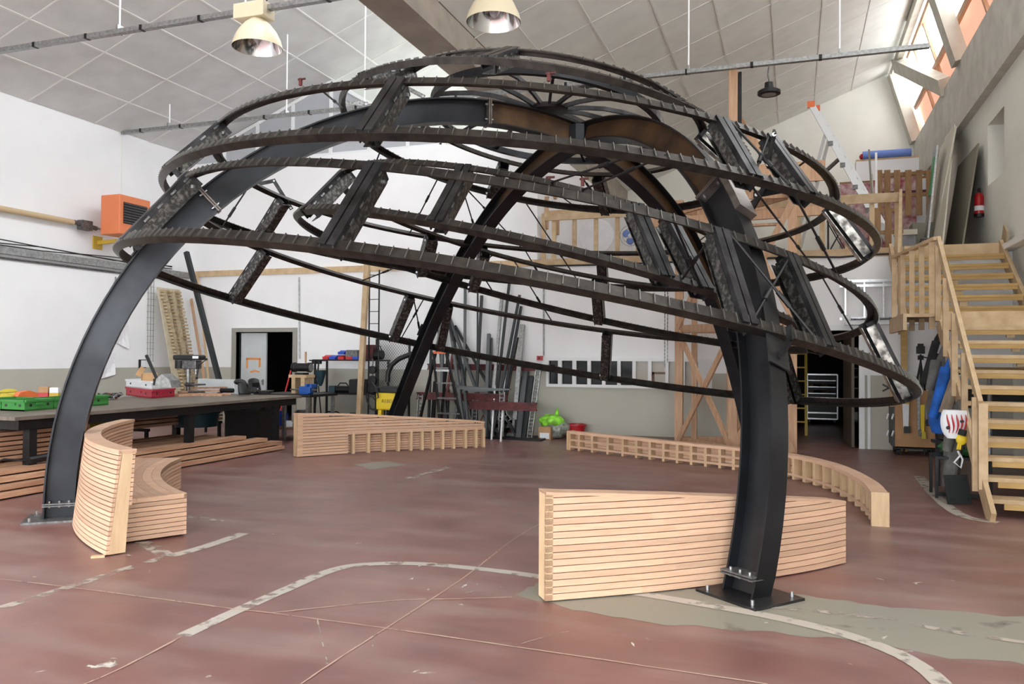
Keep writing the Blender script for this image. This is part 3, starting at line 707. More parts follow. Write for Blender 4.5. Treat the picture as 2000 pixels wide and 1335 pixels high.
def along(pts, hs=None):
    P = [V(p[0],p[1],0) for p in pts]; Q = []
    for i in range(len(P)-1):
        a,b,c,d = P[max(i-1,0)],P[i],P[i+1],P[min(i+2,len(P)-1)]
        for k in range(6):
            t = k/6; q = 0.5*((2*b)+(c-a)*t+(2*a-5*b+4*c-d)*t*t+(3*b-a-3*c+d)*t*t*t)
            Q.append((q, (hs[i]*(1-t)+hs[i+1]*t) if hs else 0))
    Q.append((P[-1], hs[-1] if hs else 0)); out = []
    for i,(q,h) in enumerate(Q):
        t = (Q[min(i+1,len(Q)-1)][0]-Q[max(i-1,0)][0]).normalized(); n = V(-t.y,t.x,0)
        if n.dot(CEN-q) < 0: n = -n     # n points to the dome centre
        out.append((q,h,n,t))
    return out
def band(A, i0, i1, d0, d1, z0, z1):   # z0,z1 may be functions of index
    vs = []; fs = []; k = i1-i0
    f = lambda z,i: z(i) if callable(z) else z
    for i in range(i0,i1+1):
        q,h,n,t = A[i]
        for d,z in ((d0,z0),(d1,z0),(d1,z1),(d0,z1)): vs.append(q+n*d+V(0,0,f(z,i)))
    for i in range(k):
        for j in range(4): fs.append((4*i+j,4*i+(j+1)%4,4*i+4+(j+1)%4,4*i+4+j))
    fs += [(0,3,2,1),(4*k,4*k+1,4*k+2,4*k+3)]
    return MB().add(vs,fs)
# bench back in the right foreground
b2 = thing('plank_bench', 'pale plank-clad curved bench back standing behind the front right steel leg', 'bench', (-0.6,6.1,0))
A = along([(-1.62,5.39),(-1.22,5.68),(-0.81,6.0),(-0.19,6.56),(0.16,6.94),(0.41,7.28)],[0.765,0.735,0.70,0.625,0.575,0.52])
N_ = len(A)-1
obj('core', band(A,1,N_-1,0.028,0.15,0.02,lambda i: A[i][1]-0.02), 'wood_gap_shade', b2)
obj('end_board', band(A,N_-1,N_,0.0275,0.15,0.012,lambda i: A[i][1]-0.004), 'wood_end', b2)
ph = 0.0475
for i in range(16):
    z0 = 0.012+i*ph
    last = max([k for k in range(N_+1) if A[k][1] > z0+0.012] or [0])
    if last < 1: continue
    for a_,c_ in ((0,min(last,9+ (i*5)%6)),(min(last,9+(i*5)%6),last)):
        if c_-a_ < 1: continue
        obj('plank', band(A,a_,c_,0.0,0.027,lambda k: z0,lambda k: min(z0+ph-0.006, max(A[k][1],z0+0.003))), 'wood_bench', b2)
obj('end_board', MB().box((0,0,0),(1,1,1)) if False else band(A,0,1,0.0,0.15,0.012,lambda i: A[i][1]-0.004), 'wood_end', b2)
obj('top_board', band(A,0,N_,-0.002,0.155,lambda i: A[i][1]-0.02,lambda i: A[i][1]), 'wood_bench', b2)
obj('seat_core', band(A,3,N_,0.16,0.60,0.02,0.40), 'wood_end', b2)
for i in range(9):
    q,h,n,t = A[N_]
    z0 = 0.02+i*0.043; obj('end_plank', MB().bar(q+n*0.12+t*0.04+V(0,0,z0+0.02),q+n*0.58+t*0.04+V(0,0,z0+0.02),0.05,0.038), 'wood_bench', b2)
for i in range(5):
    obj('seat_slat', band(A,3,N_,0.16+i*0.09,0.16+i*0.09+0.086,0.40,0.43), 'wood_bench', b2)

# long tapering bench at the back left
b3 = thing('post_bench', 'long tapering larch bench with open posts standing before the welding corner', 'bench', (-6.7,12.9,0))
A = along([(-7.79,11.55),(-7.27,12.30),(-6.58,13.08),(-6.02,13.62),(-5.47,14.16)],[0.73,0.69,0.61,0.55,0.48])
N_ = len(A)-1; SPL = 6
obj('end_board', band(A,0,1,0.0,-0.16,0.01,lambda i: A[i][1]-0.02), 'wood_end', b3)
obj('top_board', band(A,0,N_,0.02,-0.18,lambda i: A[i][1]-0.03,lambda i: A[i][1]), 'wood_bench', b3)
for i in range(8):       # left part clad to the floor
    z0 = 0.012+i*0.049; obj('plank', band(A,0,SPL,0.002,-0.024,z0,z0+0.041), 'wood_bench', b3)
for i in range(6):       # upper cladding over the whole length
    z0 = 0.405+i*0.051; last = max([k for k in range(N_+1) if A[k][1]-0.03 > z0+0.01] or [0])
    if last > 0: obj('plank', band(A,0,last,0.002,-0.024,z0,lambda k: min(z0+0.043,max(A[k][1]-0.03,z0+0.004))), 'wood_bench', b3)
obj('core', band(A,1,SPL,-0.03,-0.13,0.03,lambda i: A[i][1]-0.05), 'wood_gap_shade', b3)
obj('header_rail', band(A,SPL,N_,0.004,-0.03,0.335,0.40), 'wood_bench', b3)
for i in range(8):
    z0 = 0.012+i*0.042; obj('back_plank', band(A,SPL,N_,-0.12,-0.14,z0,z0+0.033), 'wood_bench', b3)
for j in range(12):
    u = SPL+0.6+(N_-SPL-0.65)*j/11; k = min(int(u),N_-1); f = u-k; q = A[k][0].lerp(A[k+1][0],f); n = A[k][2]; t = A[k][3]
    obj('post', MB().bar(q-n*0.05,q-n*0.05+V(0,0,0.36),0.11,0.045,up=t), 'wood_end', b3)
# low curved seat frame at the back right
b4 = thing('lattice_bench', 'long low curved larch seat frame with lattice front near timber tower', 'bench', (-0.5,12.5,0))
A = along([(-3.88,14.37),(-2.74,13.77),(-1.71,13.19),(-0.78,12.72),(-0.07,12.15),(0.44,11.21),(0.71,9.94),(0.76,9.07)],[0.335]*8)
N_ = len(A)-1
obj('top_plate', band(A,0,N_,0.01,-0.15,0.295,0.34), 'wood_bench', b4)
obj('bottom_rail', band(A,0,N_,0.0,-0.035,0.045,0.08), 'wood_bench', b4)
obj('mid_rail', band(A,0,24,0.0,-0.03,0.165,0.20), 'wood_bench', b4)
for i in range(6): z0 = 0.03+i*0.045; obj('back_plank', band(A,0,N_,-0.135,-0.155,z0,z0+0.04), 'wood_bench', b4)
for j in range(30):
    u = N_*j/29.0; k = min(int(u),N_-1); f = u-k; q = A[k][0].lerp(A[k+1][0],f); n = A[k][2]; t = A[k][3]
    obj('post', MB().bar(q-n*0.065,q-n*0.065+V(0,0,0.30),0.125,0.05 if j < 18 else 0.07,up=t), 'wood_end', b4)
q,h,n,t = A[N_]; obj('end_board', MB().bar(q-n*0.07+t*0.03+V(0,0,0.0),q-n*0.07+t*0.03+V(0,0,0.345),0.17,0.05,up=t), 'wood_end', b4)
q,h,n,t = A[0]; obj('end_board', MB().bar(q-n*0.07-t*0.03,q-n*0.07-t*0.03+V(0,0,0.345),0.17,0.05,up=t), 'wood_end', b4)
obj('floor_shim', MB().bar(fl(178,1087,0.008),fl(205,1085,0.008),0.05,0.016), 'wood_end', label='thin wooden shim under the near end of curved bench', cat='shim')

# ------------------------------------------------------------------ services on the left wall
def pipe(name, pts, r, mat, label, cat, n=8, group=None): return obj(name, MB().tube(pts, r, n), mat, label=label, cat=cat, group=group, smooth=True)
c = atX(234,378,-13.5); fz = atX(234,456,-13.5).z; yf = atX(294,392,-13.5).y
xl_ = atY(197,380,c.y).x
ht = thing('unit_heater', 'orange box-shaped unit heater with black louvred grille high on left wall', 'heater', ((xl_-13.5)/2, (c.y+yf)/2, fz))
obj('housing', B((xl_,c.y,fz),(-13.5,yf,c.z)), 'orange_paint', ht, bevel=0.02)
g0, g1 = c.y+0.12*(yf-c.y), yf-0.12*(yf-c.y); gz0, gz1 = fz+0.28*(c.z-fz), c.z-0.18*(c.z-fz)
obj('grille_recess', B((-13.502,g0,gz0),(-13.49,g1,gz1)), 'black_plastic', ht)
for i in range(8):
    z = gz0+(gz1-gz0)*(i+0.5)/8; obj('louvre', MB().bar((-13.475,g0,z),(-13.475,g1,z),0.03,0.012,(0.5,0,1)), 'galv_dark', ht)
p0 = atX(181,460,XL); p1 = atX(198,488,XL)
br = obj('wall_bracket', MB().box((XL,p0.y,p1.z),(XL+0.03,p1.y,p0.z)).bar((XL+0.02,(p0.y+p1.y)/2,(p0.z+p1.z)/2),(-13.7,(p0.y+p1.y)/2+0.1,(p0.z+p1.z)/2+0.05),0.06,0.08), 'mustard', label='mustard yellow steel bracket on wall under the orange heater', cat='bracket')
pa, pb = atX(0,407,XL+0.12), atX(143,434,XL+0.12)
gp = thing('gas_pipe', 'beige gas pipe running along left wall to the orange heater', 'pipe', pa)
obj('pipe_run', MB().tube([pa+(pa-pb)*1.2, pb], 0.06, 10), 'beige_pipe', gp, smooth=True)
pv = atX(166,440,XL+0.15); pe = atX(200,448,XL+0.15)
obj('valve', MB().cbox(pv,(0.16,0.26,0.2)).cyl(pv+V(0,-0.28,0.03),pv+V(0,0.3,-0.02),0.05,8), 'galv_dark', gp)
obj('thin_pipe', MB().tube([pb,pv,pe],0.025,8), 'galv', gp)
ta, tb = atX(0,488,XL+0.06), atX(252,524,XL+0.06)
ct = thing('cable_tray', 'long grey cable tray with loose cables along the left wall', 'cable tray', ta)
obj('tray_channel', B((XL+0.002,6,ta.z-0.07),(XL+0.14,YB-0.1,ta.z+0.07)), 'galv', ct)
for k in range(3):
    pts = [V(XL+0.1,6+i*0.9,ta.z+0.11+0.03*k+0.03*math.sin(i*1.7+k*2)) for i in range(12)]
    obj('cable', MB().tube(pts,0.012,5), 'cable', ct)
ca = atX(0,503,XL+0.03)
pipe('wall_conduit', [V(XL+0.03,6,ca.z),V(XL+0.03,YB-0.1,ca.z)], 0.022, 'galv_dark', 'thin grey conduit on left wall below the cable tray', 'conduit')
pipe('wall_downpipe', [atX(226,540,XL+0.03),atX(222,640,XL+0.03)], 0.015, 'galv', 'thin vertical conduit dropping down left wall behind steel leg', 'conduit')
struct('trim_joint_left', B((XL,14.36,3.9),(XL+0.012,14.40,6.6)), 'ceiling_seam', origin=(0,0,0))
# vertical wire tray
a = atX(296,548,XL+0.04); b = atX(291,705,XL+0.04); mb = MB()
for dy in (-0.09,0.0,0.09): mb.bar((XL+0.03,a.y+dy,b.z),(XL+0.03,a.y+dy,a.z),0.008,0.008)
for k in range(14): mb.bar((XL+0.03,a.y-0.12,b.z+(a.z-b.z)*k/13),(XL+0.03,a.y+0.12,b.z+(a.z-b.z)*k/13),0.008,0.008)
obj('wire_tray', mb, 'galv', label='thin vertical wire cable ladder on left wall beside the block board', cat='cable tray')
sk = atX(278,710,XL); s_ = thing('wall_socket', 'small white socket with black surround on left wall behind crates', 'socket', sk)
obj('surround', B((XL,sk.y-0.12,sk.z-0.1),(XL+0.02,sk.y+0.1,sk.z+0.1)), 'black_plastic', s_); obj('cover', B((XL+0.02,sk.y-0.06,sk.z-0.08),(XL+0.04,sk.y+0.1,sk.z+0.08)), 'white_plastic', s_)
def sheet(pts, X, label, curl=0.05):
    P = [atX(x,y,X) for x,y in pts]; mb = MB(); n = 6; vs = []; fs = []
    for i in range(n+1):
        t = i/n; l = P[0].lerp(P[3],t); r = P[1].lerp(P[2],t)
        for j in range(5):
            q = l.lerp(r,j/4); q.x += curl*abs(math.sin(t*2.4+j*0.6))*t; vs.append(q)
    for i in range(n):
        for j in range(4): fs.append((i*5+j,i*5+j+1,i*5+j+6,i*5+j+5))
    o = obj('paper_sheet', mb.add(vs,fs), 'paper', label=label, cat='paper'); sm = o.modifiers.new('t','SOLIDIFY'); sm.thickness = 0.003; return o
sheet([(236,628),(250,625),(249,681),(224,668)], XL+0.012, 'white plan sheet pinned high on the left wall behind steel leg')
sheet([(209,690),(226,688),(222,731),(188,742)], XL+0.02, 'curling white paper sheet hanging low on left wall behind steel leg')
# block board, plank and steel post in the corner
ya, yb = atX(308,600,-14.2).y, atX(352,600,-14.2).y; zt = atX(330,563,-14.2).z
bbd = thing('block_board', 'tall pale board covered with rows of small wood blocks leaning in corner', 'board', (-14.0,(ya+yb)/2,0.0))
obj('panel', MB().hexa([(-13.72,ya+0.25,0.02),(-13.69,ya+0.25,0.02),(-13.69,yb+0.1,0.02),(-13.72,yb+0.1,0.02),(-14.25,ya,zt),(-14.22,ya,zt),(-14.22,yb,zt),(-14.25,yb,zt)]), 'mdf', bbd)
mb = MB()
for colm in range(3):
    for k in range(30):
        t = k/30.0; z = zt-0.08-t*(zt-0.9); f = z/zt; x = -13.69+( -14.22+13.69)*f+0.05; y = (ya+0.25*(1-f)) + (yb-ya)*(0.14+colm*0.34+0.22*t*(1 if colm < 1 else 0.5)) + random.uniform(-0.02,0.02)
        mb.cbox((x,y,z),(0.10,0.09+0.03*random.random(),0.05))
obj('wood_blocks', mb, 'mdf_dark', bbd, kind='stuff')
def leanbar(name, t, b, w, d, mat, label, cat, Yt=YB-0.1, Yb=YB-0.75, group=None, z0=0.0):
    p = atY(t[0],t[1],Yt); q = atY(b[0],b[1],Yb+(Yt-Yb)*0.25 if False else Yb)
    if q.z > z0:
        k = (p.z-z0)/(p.z-q.z); q = p+(q-p)*k
    return obj(name, MB().bar(p,q,w,d,up=(0,1,0)), mat, label=label, cat=cat, group=group)
leanbar('leaning_plank', (373,583),(400,748),0.07,0.03,'wood_tower','slim pinkish plank leaning in corner left of the steel post','plank', Yb=YB-0.4)
leanbar('leaning_post', (364,492),(424,726),0.10,0.10,'dark_steel','long dark square steel post leaning in the left corner','steel post', Yt=15.95, Yb=15.75)
leanbar('leaning_batten', (386,540),(408,745),0.05,0.03,'wood_end','pale thin batten leaning just right of the steel post','batten', Yb=YB-0.3)
# timber board along the back wall, mezzanine fascia
obj('wall_board', B((-14.3,YB-0.04,3.66),(-5.3,YB,3.80)), 'wood_stair', label='long timber board fixed along the white back wall', cat='board')
struct('trim_3', B((-5.3,YB-0.02,3.64),(1.95,YB+0.04,3.80)), 'wood_stair', origin=(0,0,0))
pipe('black_hose', [atY(x,y,YB-0.03) for x,y in ((1068,519),(1200,516),(1400,508),(1568,501),(1640,502),(1700,497),(1745,495),(1765,508))], 0.018, 'cable', 'black cable slung along wall under the mezzanine edge', 'cable')
pipe('back_conduit', [atY(584,541,YB-0.02),atY(585,700,YB-0.02)], 0.018, 'galv', 'thin vertical conduit on back wall right of the grey door', 'conduit')
pipe('alarm_conduit', [atY(1062,540,YB-0.02),atY(1062,694,YB-0.02)], 0.018, 'galv', 'thin vertical conduit running down to the red alarm box', 'conduit')
rb = atY(1058,699,YB); al = thing('alarm_box', 'small red alarm box on back wall beside strip window', 'alarm', rb)
obj('case', B((rb.x-0.09,YB-0.07,rb.z-0.05),(rb.x+0.03,YB,rb.z+0.05)), 'red_safety', al); obj('button', B((rb.x-0.06,YB-0.075,rb.z-0.02),(rb.x-0.01,YB-0.07,rb.z+0.02)), 'red_metal', al)

# ------------------------------------------------------------------ lamps and the hanging cable tracks
def track(name, p, q, label, hangs):
    t = thing(name, label, 'cable track', p)
    obj('channel', MB().bar(p,q,0.09,0.07), 'galv', t)
    d = (q-p)
    for k in range(int(d.length/1.1)): c = p+d*((k+0.5)*1.1/d.length); obj('joint_clip', MB().cbox(c,(0.05,0.1,0.078)), 'black_metal', t)
    for x in hangs:
        c = p+d*((x-p.x)/(q.x-p.x)); zt = (zl(x) if x < -6 else zr(x)); obj('hanger_rod', MB().cyl(c,V(c.x,c.y,zt),0.014,6), 'white_paint', t)
        obj('hanger_clip', MB().cbox(c+V(0,0,0.03),(0.04,0.12,0.14)), 'galv', t)
    return t
track('cable_track', V(-14.45,9.83,6.73), V(-4.2,9.83,6.73), 'galvanised cable track hanging across upper left of hall', [-9.95,-7.6])
track('cable_track', V(-14.43,14.38,6.73), V(2.06,14.38,6.73), 'long galvanised cable track spanning behind the dome to right clerestory', [-13.1,-10.05,-8.2,-1.75,0.72])
def highbay(x, y, Y, label):
    p = atY(x,y,Y); t = thing('high_bay_lamp', label, 'lamp', p)      # p: centre of the rim
    prof = [(0.36,0.0),(0.355,0.03),(0.33,0.12),(0.27,0.24),(0.19,0.34),(0.12,0.40),(0.10,0.42)]
    obj('shade', MB().lathe(prof, p, 28), 'cream_lamp', t, smooth=True)
    obj('reflector', MB().lathe([(0.352,0.004),(0.32,0.11),(0.26,0.23),(0.18,0.33),(0.0,0.35)], p, 28), 'mirror', t, smooth=True)
    obj('ballast_box', MB().cbox(p+V(-0.07,0,0.53),(0.52,0.28,0.22)), 'cream_lamp', t, bevel=0.01)
    obj('bulb', MB().sphere(p+V(0,0,0.2),(0.07,0.07,0.13)), 'white_plastic', t, smooth=True)
    for dx in (-0.2,0.12): obj('hook', MB().cyl(p+V(dx,0,0.64),V(p.x+dx,p.y,6.72),0.01,6), 'galv', t)
    obj('cord', MB().tube([p+V(0.1,0,0.64),p+V(0.2,0,0.72),p+V(0.26,0,0.85),p+V(0.22,0,0.95)],0.009,6), 'cable', t)
highbay(503,94,9.83,'cream bell-shaped high-bay lamp hanging at upper left'); highbay(964,44,9.83,'cream bell-shaped high-bay lamp hanging above top of dome')
p = atY(1502,184,14.38); t = thing('led_pendant', 'flat black disc-shaped LED pendant hanging from cable track at right', 'lamp', p)
obj('disc', MB().lathe([(0.0,-0.01),(0.17,-0.01),(0.19,0.0),(0.19,0.05),(0.14,0.08),(0.0,0.08)],p,24), 'black_metal', t, smooth=True)
obj('diffuser', MB().lathe([(0.0,-0.016),(0.11,-0.016),(0.12,-0.011)],p,24), 'galv', t); obj('driver', MB().lathe([(0.0,0.08),(0.08,0.08),(0.07,0.2),(0,0.22)],p,12), 'black_metal', t)
obj('suspension_chain', MB().tube([p+V(0,0,0.2),p+V(-0.02,0,0.35),V(p.x,p.y,6.72)],0.012,6), 'galv_dark', t)

# ------------------------------------------------------------------ workbench and what stands on it
TZ = 0.92
wb = thing('workbench', 'long steel-framed workbench with worn wooden top along the left', 'workbench', (-10.2,10.4,0))
obj('top', B((-11.5,7.35,0.875),(-8.98,13.45,TZ)), 'table_top', wb)
obj('front_rail', B((-9.12,7.45,0.75),(-9.04,13.35,0.873)), 'black_metal', wb); obj('back_rail', B((-11.4,7.45,0.75),(-11.3,13.35,0.873)), 'black_metal', wb)
for y in (7.5,13.28): obj('end_rail', B((-11.3,y-0.04,0.75),(-9.12,y+0.04,0.873)), 'black_metal', wb)
for y in (7.65,10.49,12.75):
    obj('leg', B((-9.14,y-0.055,0.0),(-9.03,y+0.055,0.75)), 'black_metal', wb); obj('leg', B((-11.4,y-0.055,0),(-11.29,y+0.055,0.75)), 'black_metal', wb)
def crate(name, L, N, Rr, z, h, mat, label, group=None, top=0.0):
    Q = [V(p.x,p.y,z) for p in (L,N,Rr,L+Rr-N)]; cen = sum(Q,V(0,0,0))/4
    t = thing(name, label, 'crate', V(cen.x,cen.y,z), group); w = 0.02
    I = [q+(cen-q).normalized()*0.04 for q in Q]
    obj('base', MB().prism(Q,(0,0,0.02)), mat, t)
    for i in range(4):
        a,b,c,d = Q[i],Q[(i+1)%4],I[(i+1)%4],I[i]
        obj('side_wall', MB().prism([a,b,c,d],(0,0,h)), mat, t)
        o = ((a+b)/2-cen).normalized(); o.z = 0; e = (b-a)
        obj('rim', MB().bar(a+o*0.008+V(0,0,h-0.015),b+o*0.008+V(0,0,h-0.015),0.03,0.03), mat, t)
        for s in (0.2,0.8): obj('vent_hole', MB().cyl(a+e*s+o*0.0+V(0,0,h*0.5),a+e*s+o*0.006+V(0,0,h*0.5),0.02,8), 'black_plastic', t)
        obj('handle', MB().bar(a+e*0.38+o*0.012+V(0,0,h*0.62),a+e*0.62+o*0.012+V(0,0,h*0.62),0.02,0.03), mat, t)
    return t
a,b_,c_ = fl(48,803,TZ), fl(105,798,TZ), fl(212,790,TZ)
inw = V(-0.42,0,0)
crate('plastic_crate', a+inw, a, b_+V(0,-0.01,0), TZ, 0.15, 'green_plastic', 'green plastic crate holding packets at near end of workbench')
crate('plastic_crate', b_+inw, b_, c_, TZ, 0.15, 'green_plastic', 'green plastic crate on workbench directly behind left steel leg')
a0_ = a+V(-0.44,0,0)
crate('plastic_crate', a0_+V(-0.5,0.05,0), a0_, a0_+V(0.0,0.6,0), TZ, 0.15, 'green_plastic', 'green plastic crate at the left edge further back on workbench')
L_,N_2,R_ = fl(246,771,TZ), fl(296,778,TZ), fl(341,774,TZ)
crate('plastic_crate', L_,N_2,R_, TZ, 0.155, 'red_plastic', 'crimson plastic crate under the white crate on workbench')
crate('plastic_crate', L_,N_2,R_, TZ+0.157, 0.145, 'white_plastic', 'white plastic crate stacked on the crimson crate')
crc = (L_+R_)/2
def carton(x, y, z, w, d, h, mat, label, rz=0.2, lid=False, band=None):
    p = fl(x,y,z) if not hasattr(x,'x') else x; t = thing('cardboard_box', label, 'box', p)
    obj('body', MB().cbox(p+V(0,0,h/2),(w,d,h),rz), mat, t)
    m = Matrix.Rotation(rz,3,'Z')
    obj('flap', MB().bar(p+m@V(-w/2,-d/2,h),p+m@V(-w*0.8,-d*0.5,h+0.05),0.01,d*0.9), mat, t) if lid else obj('tape_seam', MB().cbox(p+V(0,0,h+0.001),(w*0.98,0.04,0.002),rz), 'mdf', t)
    if band: obj('printed_band', MB().cbox(p+V(0,0,h*0.28),(w+0.004,d+0.004,h*0.4),rz), band, t)
carton(87,776,TZ,0.16,0.14,0.19,'cardboard','brown carton with red lower band standing in green crate',0.5,band='bin_red')
carton(107,776,TZ,0.14,0.14,0.18,'white_plastic','white carton with yellow base standing in green crate',0.6,band='mustard')
carton(40,786,TZ+0.021,0.14,0.12,0.14,'cardboard','small brown carton on the left rear part of workbench',0.3)
p = fl(57,777,TZ+0.12); obj('orange_case', MB().prism([p+V(-0.02,-0.2,0),p+V(-0.02,0.18,0),p+V(-0.02,0.16,0.07),p+V(-0.02,0.02,0.11),p+V(-0.02,-0.12,0.09)],(-0.16,0.05,0)), 'orange_tool', label='orange plastic tool case lying on near green crate', cat='case')
for i,(x,y) in enumerate(((8,778),(28,776),(17,768))):
    p = fl(x,y,TZ+0.12); obj('padded_packet', MB().sphere(p+V(0,0,0.03),(0.10,0.15,0.05),10,6), 'yellow_soft', smooth=True, label=['flat yellow packet at the very left of green crate','yellow packet beside the orange case','yellow packet lying on top of the two others'][i], cat='packet')
p = fl(216,780,TZ); t = thing('cable_bundle', 'dark red and black tangled strap bundle beside green crate on workbench', 'cable', p)
for k in range(4): obj('strap', MB().tube([p+V(0.12*math.cos(i*1.3+k),0.2*math.sin(i*0.9+k*2)*0.8,0.03+0.07*abs(math.sin(i*1.1+k*1.7))) for i in range(9)],0.022,6), ['red_metal','black_plastic','black_cloth','steel_bright'][k], t)
carton(V(crc.x-0.02,crc.y,TZ+0.18),0,0,0.26,0.2,0.25,'cardboard','open brown carton standing on the white crate',0.9,lid=True)
p = fl(309,752,TZ+0.31); t = thing('club_hammer', 'long-handled tool standing upright in the box on white crate', 'tool', p)
q = V(-11.1,11.6,1.3); q = p+V(-0.15,0.1,0); obj('handle', MB().cyl(p+V(0,0,0.05),atY(286,694,p.y+0.1),0.025,8), 'black_metal', t); obj('head', MB().cbox(p+V(0,0,0.05),(0.1,0.1,0.1)), 'black_metal', t)
p = fl(318,756,TZ+0.31); obj('dust_extractor_hood', MB().prism([p+V(-0.15,0,0),p+V(0.15,0,0),p+V(0.12,0,0.1),p+V(-0.02,0,0.19),p+V(-0.12,0,0.12)],(0,0.2,0)), 'galv', label='grey metal angle piece lying in the white crate', cat='tool')
# drill press
p = V(-11.25,12.95,TZ); t = thing('drill_press', 'grey bench drill press with feed levers at back of workbench', 'drill press', p)
obj('base', MB().cbox(p+V(0.08,0,0.03),(0.42,0.28,0.06)), 'galv_dark', t); obj('column', MB().cyl(p+V(0,0,0.06),p+V(0,0,0.66),0.04,14), 'galv', t, smooth=True)
obj('work_table', MB().cbox(p+V(0.16,0,0.19),(0.32,0.24,0.03)).cbox(p+V(0.04,0,0.19),(0.14,0.1,0.08)), 'galv_dark', t)
obj('head', MB().cbox(p+V(0.08,0,0.58),(0.34,0.18,0.17)), 'galv_dark', t, bevel=0.02); obj('belt_cover', MB().cbox(p+V(0.02,0,0.72),(0.62,0.24,0.10)), 'dark_steel', t, bevel=0.03)
obj('cover_plate', MB().cbox(p+V(0.27,-0.122,0.725),(0.14,0.004,0.05)), 'white_plastic', t)
obj('motor', MB().cyl(p+V(-0.2,0,0.5),p+V(-0.2,0,0.66),0.10,14), 'black_metal', t, smooth=True)
obj('chuck', MB().cyl(p+V(0.18,0,0.40),p+V(0.18,0,0.50),0.03,10).cyl(p+V(0.18,0,0.28),p+V(0.18,0,0.40),0.008,6), 'steel_bright', t)
for k in range(3):
    an = k*2.1+0.5; v = V(0.0,0.25*math.cos(an),0.25*math.sin(an)); h_ = p+V(0.26,0,0.57); v = V(0.25*math.cos(an),-0.06,0.25*math.sin(an))
    obj('feed_lever', MB().cyl(h_,h_+v,0.01,6).sphere(h_+v,0.025,8,6), 'black_plastic', t)
# wood offcuts
for i,(x,y,l,an,z) in enumerate(((385,771,0.75,0.35,0.0),(400,768,0.6,0.15,0.035),(372,773,0.5,0.6,0.0),(415,773,0.4,-0.3,0.0),(410,765,0.7,0.45,0.07),(432,771,0.35,0.2,0.0),(362,770,0.3,1.0,0.035),(345,772,0.4,0.1,0.0))):
    p = fl(x,y,TZ); obj('wood_offcut', MB().cbox(p+V(0,0,0.018+z),(l,0.09,0.034),an+0.6), 'wood_lumber', label='sawn wood offcut in the loose heap on workbench, %s' % ['long piece nearest the front','shorter piece over the front one','piece at front left','small piece at right end','topmost long piece','smallest piece at far right','short crosswise piece','leftmost piece'][i], cat='offcut', group='wood offcuts on workbench')
def helmet(x, y, rz, label):
    p = fl(x,y,TZ); t = thing('welding_helmet', label, 'helmet', p); m = Matrix.Rotation(rz,3,'Z')
    vs = []; fs = []; n = 12; k = 7
    for i in range(k+1):
        f = i/k; z = 0.02+0.26*f; r = 0.155*(1-0.35*f*f)+0.01
        for j in range(n+1):
            a = -1.9+3.8*j/n; vs.append(p+m@V(r*math.sin(a)*0.85, -r*math.cos(a)-0.04*(1-f), z))
    for i in range(k):
        for j in range(n): fs.append((i*(n+1)+j,i*(n+1)+j+1,(i+1)*(n+1)+j+1,(i+1)*(n+1)+j))
    o = obj('shell', MB().add(vs,fs), 'black_plastic', t, smooth=True); sm = o.modifiers.new('t','SOLIDIFY'); sm.thickness = 0.008
    obj('crown', MB().sphere(p+V(0,0,0.26),(0.11,0.12,0.06),12,6), 'black_plastic', t, smooth=True)
    obj('visor', MB().cbox(p+m@V(0,-0.165,0.19),(0.13,0.02,0.08),rz), 'pane_dark', t); obj('label_mark', MB().cbox(p+m@V(0.03,-0.178,0.10),(0.03,0.004,0.03),rz), 'white_plastic', t)
helmet(468,772,2.2,'black welding helmet facing away on workbench, the left one'); helmet(495,769,0.9,'black welding helmet with white mark on workbench, the right one')
p = fl(518,770,TZ); obj('metal_bowl', MB().lathe([(0.05,0),(0.12,0.03),(0.17,0.08),(0.165,0.08),(0.11,0.035),(0,0.012)],p,16), 'galv_dark', smooth=True, label='shallow grey metal bowl beside the welding helmets', cat='bowl')
p = fl(443,768,TZ); obj('hand_grinder', MB().cyl(p+V(-0.15,0,0.06),p+V(0.12,0.05,0.06),0.045,10).cyl(p+V(-0.17,0,0.0),p+V(-0.17,0,0.02),0.06,12), 'black_metal', label='black hand grinder lying left of welding helmets', cat='power tool')
p = V(-11.3,13.9,TZ); t = thing('clear_tray', 'clear plastic tray behind the workbench by the grey door', 'tray', V(-11.6,14.2,0.75))
for q,s in (((-11.6,14.2,0.98),(0.95,0.02,0.4)),((-12.07,14.35,0.98),(0.02,0.3,0.4)),((-11.13,14.35,0.98),(0.02,0.3,0.4)),((-11.6,14.35,0.79),(0.95,0.3,0.02))): obj('side', MB().cbox(q,s), 'pvc_clear', t)
st = thing('side_table', 'dark low table carrying the clear tray beyond workbench end', 'table', (-11.6,14.35,0))
obj('top', MB().cbox((-11.6,14.35,0.76),(1.2,0.5,0.04)), 'black_metal', st)
for x in (-12.15,-11.05):
    for y in (14.15,14.55): obj('leg', MB().bar((x,y,0),(x,y,0.74),0.04,0.04), 'black_metal', st)
leanbar('red_rod', (568,723),(558,762),0.025,0.025,'bin_red','thin red rod leaning in the doorway of grey door','rod', Yt=16.4, Yb=16.0)

